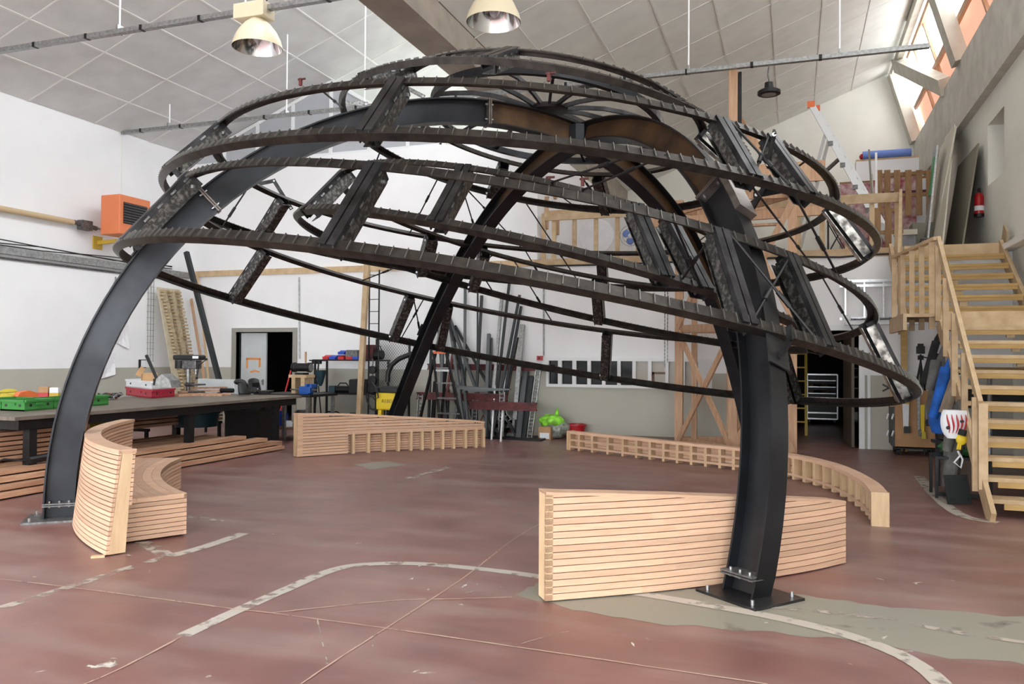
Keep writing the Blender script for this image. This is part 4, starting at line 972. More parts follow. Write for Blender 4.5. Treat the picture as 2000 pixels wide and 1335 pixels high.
# timber stored under the workbench
cnt = 0
for lay in range(4):
    for k in range(5):
        y1 = 12.9-lay*0.35-random.uniform(0,0.5); x = -8.75-k*0.27-lay*0.10; z = 0.02+lay*0.075
        obj('timber_plank', B((x-0.12,4.6,z),(x+0.12,y1,z+0.055)), 'wood_lumber', label='sawn %s plank in the long pile under workbench, %s layer, %s from the aisle' % ('larch',['bottom','second','third','top'][lay],ORD[k]), cat='plank', group='planks piled under workbench')
for lay in range(2): 
    for y in (6.0,9.0,11.6): pass
for lay in range(6):
    for k in range(4):
        x = -9.6-k*0.25; z = 0.335+lay*0.062
        obj('timber_plank', B((x-0.11,4.2+0.1*lay,z),(x+0.11,8.9+random.uniform(-0.4,0.3),z+0.045)), 'wood_lumber', label='pale plank in the high stack at near end, %s layer, %s row' % (ORD[lay],ORD[k]), cat='plank', group='planks in the high stack')
for lay in range(3):
    for k in range(3):
        x = -10.9-k*0.28; z = 0.40+lay*0.07
        obj('timber_plank', B((x-0.12,9.2,z),(x+0.12,13.4,z+0.05)), 'wood_lumber', label='stored plank on rear rack below workbench, %s layer, %s row' % (ORD[lay],ORD[k]), cat='plank', group='planks on rear rack')
rk = thing('plank_rack', 'low dark trestle carrying planks at rear below workbench', 'rack', (-11.2,11.3,0))
for y in (9.4,11.3,13.2): obj('trestle', MB().bar((-11.75,y,0.37),(-10.65,y,0.37),0.06,0.05).bar((-11.7,y,0),(-11.7,y,0.36),0.05,0.05).bar((-10.7,y,0),(-10.7,y,0.36),0.05,0.05), 'black_metal', rk)
p = fl(40,852); t = thing('angle_grinder', 'black power tool with cable lying on planks under workbench', 'power tool', V(-9.0,7.35,0.33))
q = V(-9.05,7.6,0.36); obj('body', MB().cyl(q,q+V(0.02,0.36,0.02),0.05,10), 'black_plastic', t); obj('cord', MB().tube([q+V(-0.02,-0.02,0),q+V(-0.1,-0.25,0.04),q+V(-0.05,-0.5,-0.01),q+V(-0.2,-0.75,0.02),q+V(-0.1,-1.0,0.0)],0.012,6), 'cable', t)
def bag(name, c, r, mat, label, cat='bag', seed=0):
    random.seed(seed); mb = MB().sphere(c,r,16,10)
    for v in mb.v:
        d = v-Vector(c); v += d*0.14*math.sin(9*d.x/r[0]+seed)*math.cos(7*d.z/r[2]+seed*2)
    for v in mb.v: v.z = max(v.z, c[2]-r[2]*0.92)
    return obj(name, mb, mat, smooth=True, label=label, cat=cat)
bag('canvas_bag', (-10.25,9.6,0.58), (0.4,0.55,0.24), 'olive', 'olive canvas bag lying on planks under workbench', seed=3)
bag('dark_bag', (-10.35,8.75,0.60), (0.35,0.5,0.25), 'black_cloth', 'black sack lying on planks behind the curved bench', seed=5)
def bin_(name, c, r0, r1, h, mat, label, cat='bin', n=20):
    t = thing(name, label, cat, c); obj('body', MB().lathe([(0,0.01),(r0,0.0),(r1,h),(r1-0.02,h),(r0-0.02,0.02),(0,0.02)],c,n), mat, t, smooth=True)
    obj('rim', MB().lathe([(r1,h-0.04),(r1+0.02,h-0.03),(r1+0.02,h),(r1,h+0.005)],c,n), mat, t, smooth=True); return t
bin_('round_tub', V(-10.7,12.55,0.34), 0.38,0.42,0.28,'teal_dark','round teal tub on the timber under far workbench end','tub')
p = fl(470,858)
t = thing('scrap_bin', 'black square scrap bin heaped with offcuts under workbench far end', 'bin', V(-9.75,12.75,0))
mb = MB()
cx_,cy_ = -9.75,12.95
for s in ((-0.36,0,0.02,0.6),(0.36,0,0.02,0.6)): obj('side', MB().cbox((cx_+s[0],cy_,0.33),(0.02,0.6,0.66)), 'black_plastic', t)
for s in (-0.3,0.3): obj('side', MB().cbox((cx_,cy_+s,0.33),(0.74,0.02,0.66)), 'black_plastic', t)
obj('bottom', MB().cbox((cx_,cy_,0.03),(0.72,0.6,0.02)), 'black_plastic', t)
for k in range(7): obj('scrap_piece', MB().cbox((cx_+random.uniform(-.25,.25),cy_+random.uniform(-.2,.2),0.62+random.uniform(0,.08)),(0.3,0.12,0.06),random.uniform(0,3)), 'black_metal', t)

# ------------------------------------------------------------------ vise table, tool rack and welding corner
vb = fl(553,860); VX, VY = vb.x, vb.y
vt = thing('vise_table', 'pale steel vise table with lower shelf right of the workbench', 'table', (VX+0.1,VY+0.5,0))
VW = 1.3
obj('top', MB().box((VX-0.7,VY-0.02,0.87),(VX+0.62,VY+1.0,0.92)), 'black_metal', vt); obj('shelf', MB().box((VX-0.6,VY,0.22),(VX+0.55,VY+0.95,0.26)), 'wood_old', vt)
for x in (VX-0.62,VX,VX+0.55):
    for y in (VY+0.02,VY+0.93): obj('leg', MB().bar((x,y,0),(x,y,0.87),0.06,0.06), 'galv', vt)
p = atY(598,772,VY+0.2); p.z = 0.92
t = thing('bench_vise', 'blue bench vise clamped on the pale steel table', 'vise', p)
obj('body', MB().cbox(p+V(0,0,0.09),(0.26,0.14,0.14)).cbox(p+V(0,0,0.015),(0.22,0.2,0.03)), 'blue_paint', t, bevel=0.015); obj('jaw', MB().cbox(p+V(0.05,0,0.18),(0.05,0.2,0.06)).cbox(p+V(0.16,0,0.17),(0.05,0.2,0.08)), 'blue_paint', t, bevel=0.01)
obj('spindle', MB().cyl(p+V(-0.34,0,0.09),p+V(0.24,0,0.09),0.018,8).cyl(p+V(-0.32,-0.08,0.09),p+V(-0.32,0.08,0.09),0.01,6), 'galv_dark', t)
p = atY(589,775,VY+0.55); p.z = 0.92
obj('wood_stand', MB().cbox(p+V(-0.10,0,0.16),(0.09,0.3,0.32)).cbox(p+V(0.12,0,0.16),(0.09,0.3,0.32)).cbox(p+V(0.0,0,0.35),(0.42,0.32,0.06)), 'wood_stair', label='wooden riser block under the bench grinder', cat='stand')
g_ = thing('bench_grinder', 'black bench grinder with two wheels on wooden riser', 'grinder', p+V(0,0,0.38))
obj('motor', MB().cyl(p+V(-0.14,0,0.53),p+V(0.14,0,0.53),0.085,16), 'black_metal', g_, smooth=True); obj('foot', MB().cbox(p+V(0,0,0.40),(0.2,0.2,0.04)), 'black_metal', g_)
for s in (-0.18,0.18): obj('wheel_guard', MB().cyl(p+V(s-0.03,0,0.53),p+V(s+0.03,0,0.53),0.10,16), 'black_metal', g_, smooth=True); obj('grinding_wheel', MB().cyl(p+V(s-0.035,0,0.53),p+V(s+0.035,0,0.53),0.08,16), 'galv', g_)
obj('upright_stick', MB().bar(p+V(0.02,0.1,0.6),p+V(0.02,0.1,0.85),0.03,0.03), 'wood_tower', label='short stick standing behind the bench grinder', cat='stick')
for i,(dx,dy,w,d,h,m,l) in enumerate(((-0.35,0.4,0.35,0.3,0.28,'bin_blue','blue plastic box on lower shelf of vise table'),(-0.55,0.25,0.1,0.3,0.22,'mustard','yellow case on lower shelf of vise table'),(0.1,0.5,0.3,0.35,0.3,'galv_dark','grey machine part on lower shelf of vise table'),(0.4,0.5,0.22,0.2,0.24,'bin_blue','small blue can on lower shelf right side'),(-0.05,0.2,0.25,0.2,0.1,'white_plastic','crumpled white bag on lower shelf of vise table'))):
    c = V(VX+dx,VY+dy,0.262); t = thing('shelf_item', l, 'container', c)
    obj('body', MB().lathe([(0,0),(w*0.5,0),(w*0.52,h*0.9),(w*0.45,h),(0,h)],c,10 if i in (2,3) else 4), m, t); obj('lid', MB().lathe([(0,h),(w*0.4,h),(w*0.38,h+0.02),(0,h+0.02)],c,10 if i in (2,3) else 4), m, t)
c = V(VX-0.3,VY+0.3,0.66)
p = atY(622,740,16.0); t = thing('funnel_stand', 'slim stand with teal funnel and clamp left of black rack', 'stand', V(p.x,16.0,0))
obj('pole', MB().cyl((p.x-0.12,16.0,0),(p.x,16.0,1.55),0.02,8).cyl((p.x+0.12,16.0,0),(p.x,16.0,1.0),0.015,8), 'black_metal', t); obj('funnel', MB().lathe([(0.03,-0.36),(0.06,-0.3),(0.14,0.0),(0.13,0.0)],V(p.x+0.05,16.0,1.36),14), 'teal_dark', t, smooth=True); obj('clamp_head', MB().cbox((p.x-0.05,16.0,1.55),(0.22,0.08,0.1)).cyl((p.x-0.25,16,1.58),(p.x+0.2,16,1.58),0.015,6), 'black_metal', t)
RY = 16.2
xa, xb = atY(627,730,RY).x, atY(748,730,RY).x
rk = thing('tool_rack', 'black steel tool rack with three shelves against the back wall', 'rack', ((xa+xb)/2,RY,0))
z1, z2 = atY(690,702,RY-0.25).z, atY(690,768,RY-0.25).z
for x in (xa,xb):
    for y in (RY-0.25,RY+0.25): obj('post', MB().bar((x,y,0),(x,y,z1),0.04,0.04), 'black_metal', rk)
for z in (z1,z2,0.28): obj('shelf', MB().box((xa-0.05,RY-0.27,z-0.03),(xb+0.05,RY+0.27,z)), 'black_metal', rk)
bx = atY(632,700,RY-0.1).x
for i,(k,l,m) in enumerate(((0,0,'bin_red'),(0.17,0,'bin_blue'),(0.40,0,'bin_red'),(0.40,0.11,'bin_blue'),(0.62,0,'bin_red'),(0.76,0,'bin_blue'))):
    c = V(bx+k+0.05,RY-0.1,z1+l); t = thing('storage_bin', ['red open-front bin at left end of rack top','blue open-front bin second from left on rack top','red open-front bin under the upper blue one','blue open-front bin stacked on top of a red bin','red open-front bin right of the stacked pair','blue open-front bin at right end of the row'][i], 'storage bin', c, 'storage bins on rack top')
    obj('body', MB().prism([c+V(0,-0.12,0.002),c+V(0,0.12,0.002),c+V(0,0.12,0.1),c+V(0,0.0,0.1),c+V(0,-0.12,0.045)],(0.15,0,0)), m, t); obj('front_lip', MB().cbox(c+V(0.075,-0.125,0.04),(0.15,0.012,0.05)), m, t)
def rackitem(x, z, w, d, h, mat, label, cat, shape=0):
    q = atY(x,735,RY-0.1); c = V(q.x,RY-0.05,z); t = thing(cat.replace(' ','_'), label, cat, c)
    if shape == 0: obj('body', MB().cbox(c+V(0,0,h/2+0.002),(w,d,h)), mat, t, bevel=0.01); obj('lid', MB().cbox(c+V(0,0,h+0.01),(w*0.9,d*0.9,0.015)), mat, t)
    else: obj('body', MB().cyl(c+V(-w/2,0,h*0.4),c+V(w/2,0,h*0.4),h*0.38,10), mat, t); obj('handle', MB().tube([c+V(-w*.4,0,h*.6),c+V(-w*.2,0,h*1.1),c+V(w*.2,0,h*1.1),c+V(w*.4,0,h*.6)],0.015,6), mat, t)
rackitem(690,z1,0.3,0.3,0.2,'galv_dark','grey metal parts box on rack top beside blue bin','parts box'); rackitem(722,z1,0.2,0.2,0.32,'red_metal','red cutting machine standing on rack top right end','cutting machine'); rackitem(737,z1,0.2,0.2,0.28,'black_metal','black machine head on rack top behind red machine','machine head',1)
rackitem(650,z2,0.16,0.2,0.14,'teal_dark','small dark blue tin on the middle rack shelf','tin'); rackitem(668,z2,0.4,0.3,0.2,'black_metal','black hand tool with loop handle on middle rack shelf','hand tool',1); rackitem(705,z2,0.45,0.4,0.3,'black_plastic','black open toolbox on middle rack shelf','toolbox'); rackitem(648,0.28,0.6,0.3,0.12,'black_metal','long dark tool on the bottom rack shelf left','long tool',1); rackitem(690,0.28,0.45,0.3,0.1,'black_metal','flat black tool on the bottom rack shelf right','flat tool',1)
pl = MB(); 
leanbar('timber_post', (717,515),(702,800),0.11,0.10,'wood_stair','tall pale timber post standing in front of black rack','post', Yt=15.75, Yb=15.75)
a = atY(722,520,15.95); b = atY(741,520,15.95); lb = thing('cable_ladder', 'narrow black steel rung ladder standing behind timber post', 'ladder', (a.x,15.95,0))
for x in (a.x,b.x): obj('rail', MB().bar((x,15.95,0),(x,15.95,3.6),0.025,0.025), 'black_metal', lb)
for k in range(13): obj('rung', MB().bar((a.x,15.95,0.25+k*0.27),(b.x,15.95,0.25+k*0.27),0.015,0.015), 'black_metal', lb)
# pulleys and chains hanging on the ladder
for i,(x,y,r) in enumerate(((727,722,0.09),(727,742,0.1),(727,758,0.1))):
    p = atY(x,y,15.88); t = thing('hanging_pulley', ['dark pulley hanging highest beside timber post','dark pulley hanging in the middle beside timber post','dark pulley hanging lowest beside timber post'][i], 'pulley', p); obj('wheel', MB().cyl(p+V(0,-0.03,0),p+V(0,0.03,0),r,14), 'black_metal', t, smooth=True); obj('hook', MB().tube([p+V(0,0,r*0.6),p+V(0.02,0,r+0.08),p+V(0.0,0,r+0.15)],0.015,6), 'galv_dark', t)
# mesh gate
p0 = atY(736,662,16.35); p1 = atY(800,662,16.35)
mg = thing('mesh_gate', 'dark framed expanded metal gate leaning behind back steel leg', 'gate', ((p0.x+p1.x)/2,16.35,0))
for a,b in (((p0.x,0.05),(p0.x,p0.z)),((p1.x,0.05),(p1.x,p0.z)),((p0.x,p0.z),(p1.x,p0.z)),((p0.x,0.07),(p1.x,0.07))): obj('frame_bar', MB().bar((a[0],16.35,a[1]),(b[0],16.35,b[1]),0.04,0.04), 'black_metal', mg)
mb = MB(); n = 13
for k in range(-26,14):
    for s in (1,-1):
        x0 = p0.x+(p1.x-p0.x)*k/13.0; pts = []
        for f in (0,1):
            pass
        H_ = p0.z; w_ = p1.x-p0.x; dxx = 2.0*w_
        a0 = max(p0.x, min(p1.x, x0)); 
        xs0, xs1 = x0, x0+dxx
        lo = max(p0.x,xs0); hi = min(p1.x,xs1)
        if hi <= lo: continue
        za = 0.07+(lo-x0)/dxx*(H_-0.07); zb = 0.07+(hi-x0)/dxx*(H_-0.07)
        if s == 1: mb.bar((lo,16.36,za),(hi,16.36,zb),0.006,0.006)
        else: mb.bar((p0.x+p1.x-lo,16.36,za),(p0.x+p1.x-hi,16.36,zb),0.006,0.006)
obj('mesh_infill', mb, 'galv_dark', mg, kind='stuff')
# yellow welding machine with hand-lettered name
a = atY(734,766,15.3); b = atY(771,801,15.3)
wm = thing('welding_machine', 'yellow and black welding machine lettered REBEL beside back steel leg', 'welding machine', ((a.x+b.x)/2,15.5,0))
xw0, xw1, zw0, zw1 = a.x, b.x, b.z, a.z
obj('case', B((xw0,15.3,zw0),(xw1,15.85,zw1)), 'yellow_paint', wm, bevel=0.03)
obj('top_panel', B((xw0-0.03,15.28,zw1),(xw1+0.05,15.87,zw1+0.12)), 'black_plastic', wm, bevel=0.02); obj('front_foot', B((xw0+0.06,15.29,zw0-0.12),(xw0+0.14,15.4,zw0)), 'yellow_paint', wm)
obj('trolley', MB().box((xw0-0.15,15.3,0.05),(xw1+0.1,15.9,0.2)).bar((xw0-0.1,15.85,0.2),(xw0-0.1,15.85,1.0),0.04,0.04), 'black_metal', wm)
for s in (xw0,xw1): obj('wheel', MB().cyl((s,15.28,0.08),(s,15.34,0.08),0.08,12), 'rubber', wm)
fc = bpy.data.curves.new('lettering','FONT'); fc.body = 'REBEL'; fc.size = 0.16; fc.extrude = 0.001; fc.shear = 0.15; fc.offset = -0.002
tmp = bpy.data.objects.new('lettering_tmp', fc); COL.objects.link(tmp); dg = bpy.context.evaluated_depsgraph_get(); dg.update()
me = bpy.data.meshes.new_from_object(tmp.evaluated_get(dg)); bpy.data.objects.remove(tmp); me.materials.clear(); me.materials.append(MATS['ink'])
lt = bpy.data.objects.new('lettering', me); COL.objects.link(lt); lt.parent = wm; lt.rotation_euler = (R(90),0,R(0))
wdt = max(v.co.x for v in me.vertices); sc_ = (xw1-xw0)*0.62/wdt; lt.scale = (sc_,sc_,1)
lt.location = V(xw0+(xw1-xw0)*0.3,15.296,zw0+(zw1-zw0)*0.42)-ORG[wm.name]
pts = [V(xw0-0.05,15.25,zw1+0.1)+V(0.3*math.sin(i*0.9)*0.5,-0.02,-0.05*i+0.12*math.cos(i*1.3)) for i in range(9)]
obj('cable', MB().tube(pts,0.018,6), 'cable', wm)
pipe('extraction_hose', [atY(x,y,15.9) for x,y in ((757,745),(758,728),(765,712),(780,700),(800,692),(815,688))], 0.055, 'black_plastic', 'thick black hose arching behind the yellow welding machine', 'hose', 10)
# steel store: uprights, red arms, leaning stock
SY = 16.1
for i,(x,y0,y1) in enumerate(((826,770,835),(932,780,835),(985,765,850),(1048,720,850))):
    t_ = atY(x+(7 if i == 3 else 0),y0,SY); b_2 = atY(x-(8 if i == 3 else 0),y1,SY)
    u = thing('perforated_upright', ['perforated steel upright half hidden behind back steel leg','perforated steel upright in the middle of steel store','perforated steel upright right of the leaning bars','tall perforated steel upright at right end of steel store'][i], 'upright', V(b_2.x,SY-0.2,0))
    bt = V(b_2.x,SY-0.2,0.0); tp = V(t_.x,SY-0.1,t_.z)
    for s in (-0.05,0.05): obj('flange', MB().bar(bt+V(s,0,0),tp+V(s,0,0),0.012,0.06,up=(0,1,0)), 'galv', u)
    n_ = int((tp-bt).length/0.075)
    mb = MB()
    for k in range(n_): q = bt.lerp(tp,(k+0.5)/n_); mb.cbox(q,(0.10,0.012,0.04))
    obj('perforated_web', mb, 'galv_dark', u, kind='stuff')
for i,(x0,x1,y,h) in enumerate(((818,1062,716,0.13),(817,992,772,0.16),(928,1057,789,0.17))):
    a = atY(x0,y,SY); b = atY(x1,y+ (2 if i else 3),SY)
    yy = [YB-0.12,SY-0.05,SY-0.32][i]
    t = thing('red_steel_beam', ['dark red steel beam along wall above the steel store','dark red steel beam at knee height carrying bar stock','rusty red steel beam low at right of steel store'][i], 'steel beam', V((a.x+b.x)/2,yy,a.z-h/2))
    for s in (-1,1): obj('flange', MB().bar(V(a.x,yy,a.z+s*h*0.42),V(b.x,yy,a.z+s*h*0.42),0.10,0.025), 'red_metal', t)
    obj('web', MB().bar(V(a.x,yy,a.z),V(b.x,yy,a.z),0.02,h*0.85), 'red_metal', t)
BARS = [(908.5,564,907,800,.05,'grey_steel'),(933,571,932,800,.03,'dark_steel'),(941,577,932,740,.055,'dark_steel'),(980,582,962,790,.06,'galv'),(995,550,968,790,.05,'dark_steel'),(1015,576,979,762,.05,'dark_steel'),(1018,598,986,770,.05,'dark_steel'),(1012,659,990,770,.03,'dark_steel'),(1009,675,992,765,.03,'rust_rod'),(1021,634,1006,822,.09,'galv'),(955,652,951,770,.07,'grey_steel'),(960,660,957,770,.04,'grey_steel'),(889,636,955,755,.05,'dark_steel'),(878,621,928,755,.06,'grey_steel'),(872,610,905,740,.05,'dark_steel'),(866,600,862,800,.06,'grey_steel'),(858,640,870,800,.07,'dark_steel'),(880,640,893,735,.06,'grey_steel'),(845,600,838,800,.05,'dark_steel'),(890,655,868,800,.05,'red_metal'),(898,690,905,745,.05,'grey_steel'),(912,700,903,745,.06,'grey_steel'),(970,712,966,770,.03,'white_paint'),(987,732,984,775,.03,'white_paint'),(1027,725,1018,812,.11,'grey_steel'),(1038,735,1030,800,.10,'dark_steel'),(1016,735,1012,800,.09,'dark_steel'),(949,780,938,845,.03,'white_paint'),(972,785,960,845,.03,'white_paint'),(978,785,968,845,.03,'galv'),(958,775,936,830,.03,'rust_rod'),(965,775,944,832,.03,'rust_rod'),(915,782,925,835,.03,'dark_steel'),(922,782,935,835,.03,'dark_steel'),(885,745,900,830,.06,'black_metal'),(850,745,845,830,.07,'black_metal'),(875,760,872,830,.07,'grey_steel')]
BARS.sort(key=lambda b: b[0])
nm = {'grey_steel':'grey','dark_steel':'dark','galv':'pale galvanised','rust_rod':'rusty orange','red_metal':'dark red','white_paint':'white','black_metal':'black'}
for i,(xt,yt,xb_,yb_,w,m) in enumerate(BARS):
    lab = '%s steel bar leaning in the steel store, %s from the left by its top' % (nm[m], ['','twenty-'][i >= 20]+ORD[i%20] if i < 40 else str(i))
    leanbar('steel_bar', (xt,yt),(xb_,yb_),w,w,m,lab,'steel bar', Yt=YB-0.06-0.02*(i%3), Yb=YB-0.42-0.05*(i%4), group='bars leaning in the steel store')
for k in range(5):
    a = atY(880+k*9,752+k*3,15.75); obj('flat_bar', MB().bar(a+V(0,0,0.0),a+V(0.9,0.05,-0.06+0.03*k),0.07,0.03), 'grey_steel', label='loose flat bar lying across the red beam, %s in the heap' % ORD[k], cat='steel bar', group='flat bars across the red beam')
pb_ = fl(1010,848); n_ = 0
for row in range(4):
    for k in range(6-row):
        c = V(pb_.x-0.35+k*0.105+row*0.052, 16.0, 0.06+row*0.09); t_ = obj('tube_end', MB().lathe([(0.045,0),(0.045,0.6),(0.033,0.6),(0.033,0)],c,12,axis=Matrix.Rotation(R(-90),3,'X')), ['ladder_white','galv','dark_steel','ladder_white','rust_rod'][(k*2+row)%5], smooth=True, label='round steel tube end in the pile on floor, row %s, %s from left' % (ORD[row],ORD[k]), cat='steel tube', group='tubes piled on the floor')
for k,(dx,dz) in enumerate(((-0.1,0.45),(0.05,0.43),(-0.02,0.53))):
    c = V(pb_.x+dx,15.98,dz-0.02); t = thing('channel_offcut','square steel section end on top of tube pile, %s' % ['left','right','topmost'][k],'steel section',c)
    m_ = Matrix.Rotation(R(35+20*k),3,'Y')
    for s,sz in ((V(0,0,0.05),(0.12,0.5,0.012)),(V(0,0,-0.05),(0.12,0.5,0.012)),(V(-0.055,0,0),(0.012,0.5,0.1)),(V(0.055,0,0),(0.012,0.5,0.1))): obj('wall', MB().cbox(c+m_@s+V(0,0.25,0),sz,M3=m_), 'galv', t)
obj('stock_crate', MB().cbox((-5.55,15.95,0.02),(1.5,0.7,0.03)), 'black_metal', label='flat black tray under the steel tube pile', cat='tray')
# step ladder in front of the store
LY = 15.2
tp_ = atY(861,688,LY); sl = thing('step_ladder', 'black folding step ladder with orange top cap before the steel store', 'ladder', (tp_.x,LY,0))
obj('top_cap', MB().cbox(tp_,(0.28,0.16,0.05)), 'orange_tool', sl)
for s in (-0.14,0.14):
    obj('front_rail', MB().bar(tp_+V(s,-0.05,0),V(tp_.x+s*1.9+0.45,LY-0.35,0),0.04,0.05), 'black_metal', sl); obj('rear_rail', MB().bar(tp_+V(s,0.05,0),V(tp_.x+s*1.9-0.45,LY+0.35,0),0.04,0.05), 'black_metal', sl)
for k in range(5):
    f = 0.18+k*0.17; c = tp_.lerp(V(tp_.x+0.45,LY-0.35,0),f); obj('tread', MB().cbox(c,(0.30+0.26*f,0.10,0.03)), 'galv_dark', sl)
obj('paint_tray', MB().cbox(atY(868,723,LY),(0.32,0.25,0.04)), 'galv', sl)
# bag, carton, bucket by the wall
c = fl(1064,858); t = thing('cardboard_box','small open brown carton with white label on floor by steel store','box',c); obj('body', MB().cbox(c+V(0,0.1,0.13),(0.26,0.24,0.26)), 'cardboard', t); obj('sticker', MB().cbox(c+V(0,-0.025,0.08),(0.2,0.004,0.12)), 'white_plastic', t)
c = fl(1090,854)+V(0,-0.22,0); rb_ = thing('refuse_sack','bright green and clear plastic refuse sack slumped against grey wall','sack',c)
def blob(c, r, mat, parent, name, seed):
    mb = MB().sphere(c,r,18,12)
    for v in mb.v:
        d = v-Vector(c); v += d*0.13*math.sin(5*d.x/r[0]+seed)*math.cos(4*d.z/r[2]+seed*2)+d*0.05*math.sin(11*d.y/r[1]+9*d.x/r[0])
        v.z = max(v.z,0.004)
    obj(name, mb, mat, parent, smooth=True)
blob((c.x,c.y,0.2),(0.30,0.22,0.21),'grey_bag',rb_,'clear_bag',1); blob((c.x-0.06,c.y-0.03,0.36),(0.27,0.2,0.15),'lime_bag',rb_,'green_liner',4); blob((c.x+0.04,c.y,0.54),(0.04,0.04,0.10),'lime_bag',rb_,'tied_neck',2); blob((c.x-0.12,c.y-0.2,0.16),(0.12,0.08,0.07),'dust_white',rb_,'white_filling',6)
c = atY(1126,830,16.42); bin_('bucket', V(c.x,c.y,0), 0.15,0.19,0.30,'red_safety','red plastic bucket on floor beside green refuse sack','bucket')

# ------------------------------------------------------------------ timber tower with chain hoist
tw_ = thing('timber_tower', 'tall braced timber scaffold tower behind the front right steel leg', 'tower', (-1.0,15.3,0))
PA,PB,PC,PD = V(-2.10,15.9,0),V(-1.0,14.62,0),V(-0.02,14.75,0),V(-1.15,16.2,0)
for q,h in ((PA,4.75),(PB,6.75),(PC,4.75),(PD,4.75)): obj('post', MB().bar(q,q+V(0,0,h),0.15,0.15), 'wood_tower', tw_)
obj('post', MB().bar(PA+V(0.28,0.1,0),PA+V(0.28,0.1,4.7),0.10,0.12), 'wood_tower', tw_)
for a,b in ((PA,PB),(PB,PC),(PC,PD),(PD,PA)):
    for z in (0.10,2.25,4.55): obj('rail', MB().bar(a+V(0,0,z),b+V(0,0,z),0.06,0.15), 'wood_tower', tw_)
for a,b,z0,z1 in ((PA,PB,0.1,2.2),(PA,PB,2.3,4.5),(PB,PC,0.1,2.2),(PC,PD,0.1,2.2),(PB,PC,2.4,4.4)):
    obj('brace', MB().bar(a+V(0,-0.09,z0),b+V(0,-0.09,z1),0.04,0.11), 'wood_tower', tw_); obj('brace', MB().bar(a+V(0,-0.14,z1),b+V(0,-0.14,z0),0.04,0.11), 'wood_tower', tw_)
obj('post', MB().bar(PB+V(0.11,0,4.4),PB+V(0.11,0,6.7),0.06,0.10), 'black_metal', tw_)
obj('top_beam', MB().bar(V(-2.9,15.25,4.22),V(0.6,14.65,4.22),0.08,0.16), 'wood_tower', tw_); obj('top_beam', MB().bar(V(-1.2,14.5,4.86),V(0.5,14.5,4.86),0.06,0.34), 'wood_tower', tw_)
for k in range(3): obj('step', MB().bar(V(-0.75,14.9,4.05+k*0.14),V(-0.2,14.9,4.05+k*0.14),0.12,0.04), 'wood_tower', tw_)
obj('strut', MB().bar(V(-0.95,14.8,6.0),V(-0.05,14.6,4.5),0.06,0.12), 'wood_tower', tw_)
ch = atY(1301,520,15.05); t = thing('chain_hoist', 'steel hoist chain with hook hanging left of the timber tower', 'chain', V(ch.x,15.05,atY(1302,716,15.05).z))
zb_ = atY(1302,716,15.05).z; mb = MB()
for s,z0 in ((-0.02,zb_),(0.03,zb_+0.1)):
    k = 0; z = z0
    while z < 4.15: mb.cbox((ch.x+s,15.05,z),(0.022 if k%2 else 0.012,0.012 if k%2 else 0.022,0.04)); z += 0.034; k += 1
obj('chain_links', mb, 'galv_dark', t, kind='stuff'); q = atY(1296,598,15.05); obj('hook', MB().tube([q+V(0,0,0.12),q+V(-0.05,0,0.05),q+V(-0.03,0,-0.04),q+V(0.04,0,-0.03)],0.016,6), 'rust_rod', t)

# ------------------------------------------------------------------ mezzanine
MZ = 3.78
rl = thing('mezzanine_railing', 'open timber railing of posts and one rail along mezzanine edge', 'railing', (-1.6,YB+0.1,MZ))
obj('hand_rail', B((-5.1,YB+0.02,4.64),(-1.6,YB+0.06,4.86)), 'wood_stair', rl); obj('hand_rail', B((-0.6,YB+0.02,4.66),(1.9,YB+0.06,4.84)), 'wood_stair', rl)
for x in (1062,1082,1122,1164,1206,1246,1560,1606,1655,1703,1752):
    q = atY(x,450,YB+0.1); obj('post', MB().bar((q.x,YB+0.10,MZ),(q.x,YB+0.10,4.8),0.09,0.05,up=(0,1,0)), 'wood_stair', rl)
for x,y0,y1 in ((1068,385,447),(1089,415,458),(1085,370,388)):
    a = atX(x,y0,-5.22); b = atX(x,y1,-5.22); b.y = a.y; o = thing('wood_hanger', ['short pinkish wood slat fixed on white wall behind mezzanine railing','small wood slat right of the pinkish one on white wall','short wood piece fixed highest on white wall behind railing'][(1068,1089,1085).index(x)], 'slat', b)
    obj('slat', MB().bar(a,b,0.05,0.16,up=(0,1,0)), 'wood_tower', o); obj('peg', MB().cyl(a+V(-0.03,0,0.0),a+V(0.05,0,0.0),0.02,6), 'galv', o)
# fan
p = atY(1231,461,18.5); t = thing('standing_fan', 'white and blue desk fan standing on mezzanine behind the railing', 'fan', V(p.x,18.5,MZ))
n_ = (EYE-p); n_.z = 0; n_.normalize(); sd_ = V(-n_.y,n_.x,0); m3 = Matrix((sd_,V(0,0,1),n_)).transposed()
for r in (0.10,0.17,0.235): obj('guard_ring', MB().tube([p+n_*0.08+sd_*(r*math.cos(a*0.2618))+V(0,0,r*math.sin(a*0.2618)) for a in range(25)],0.006,5), 'galv', t)
for k in range(3):
    a = k*2.094+0.5; c_ = p+sd_*(0.11*math.cos(a))+V(0,0,0.11*math.sin(a)); obj('blade', MB().sphere(c_,(0.09,0.03,0.09),10,6), 'blue_foam', t, smooth=True)
obj('motor', MB().sphere(p,(0.06,0.1,0.06)), 'white_plastic', t); obj('pole', MB().cyl(V(p.x,18.55,MZ+0.02),p-V(0,-0.05,0.05),0.02,8), 'white_plastic', t); obj('foot', MB().lathe([(0,0),(0.2,0),(0.18,0.03),(0,0.04)],V(p.x,18.55,MZ),16), 'white_plastic', t)
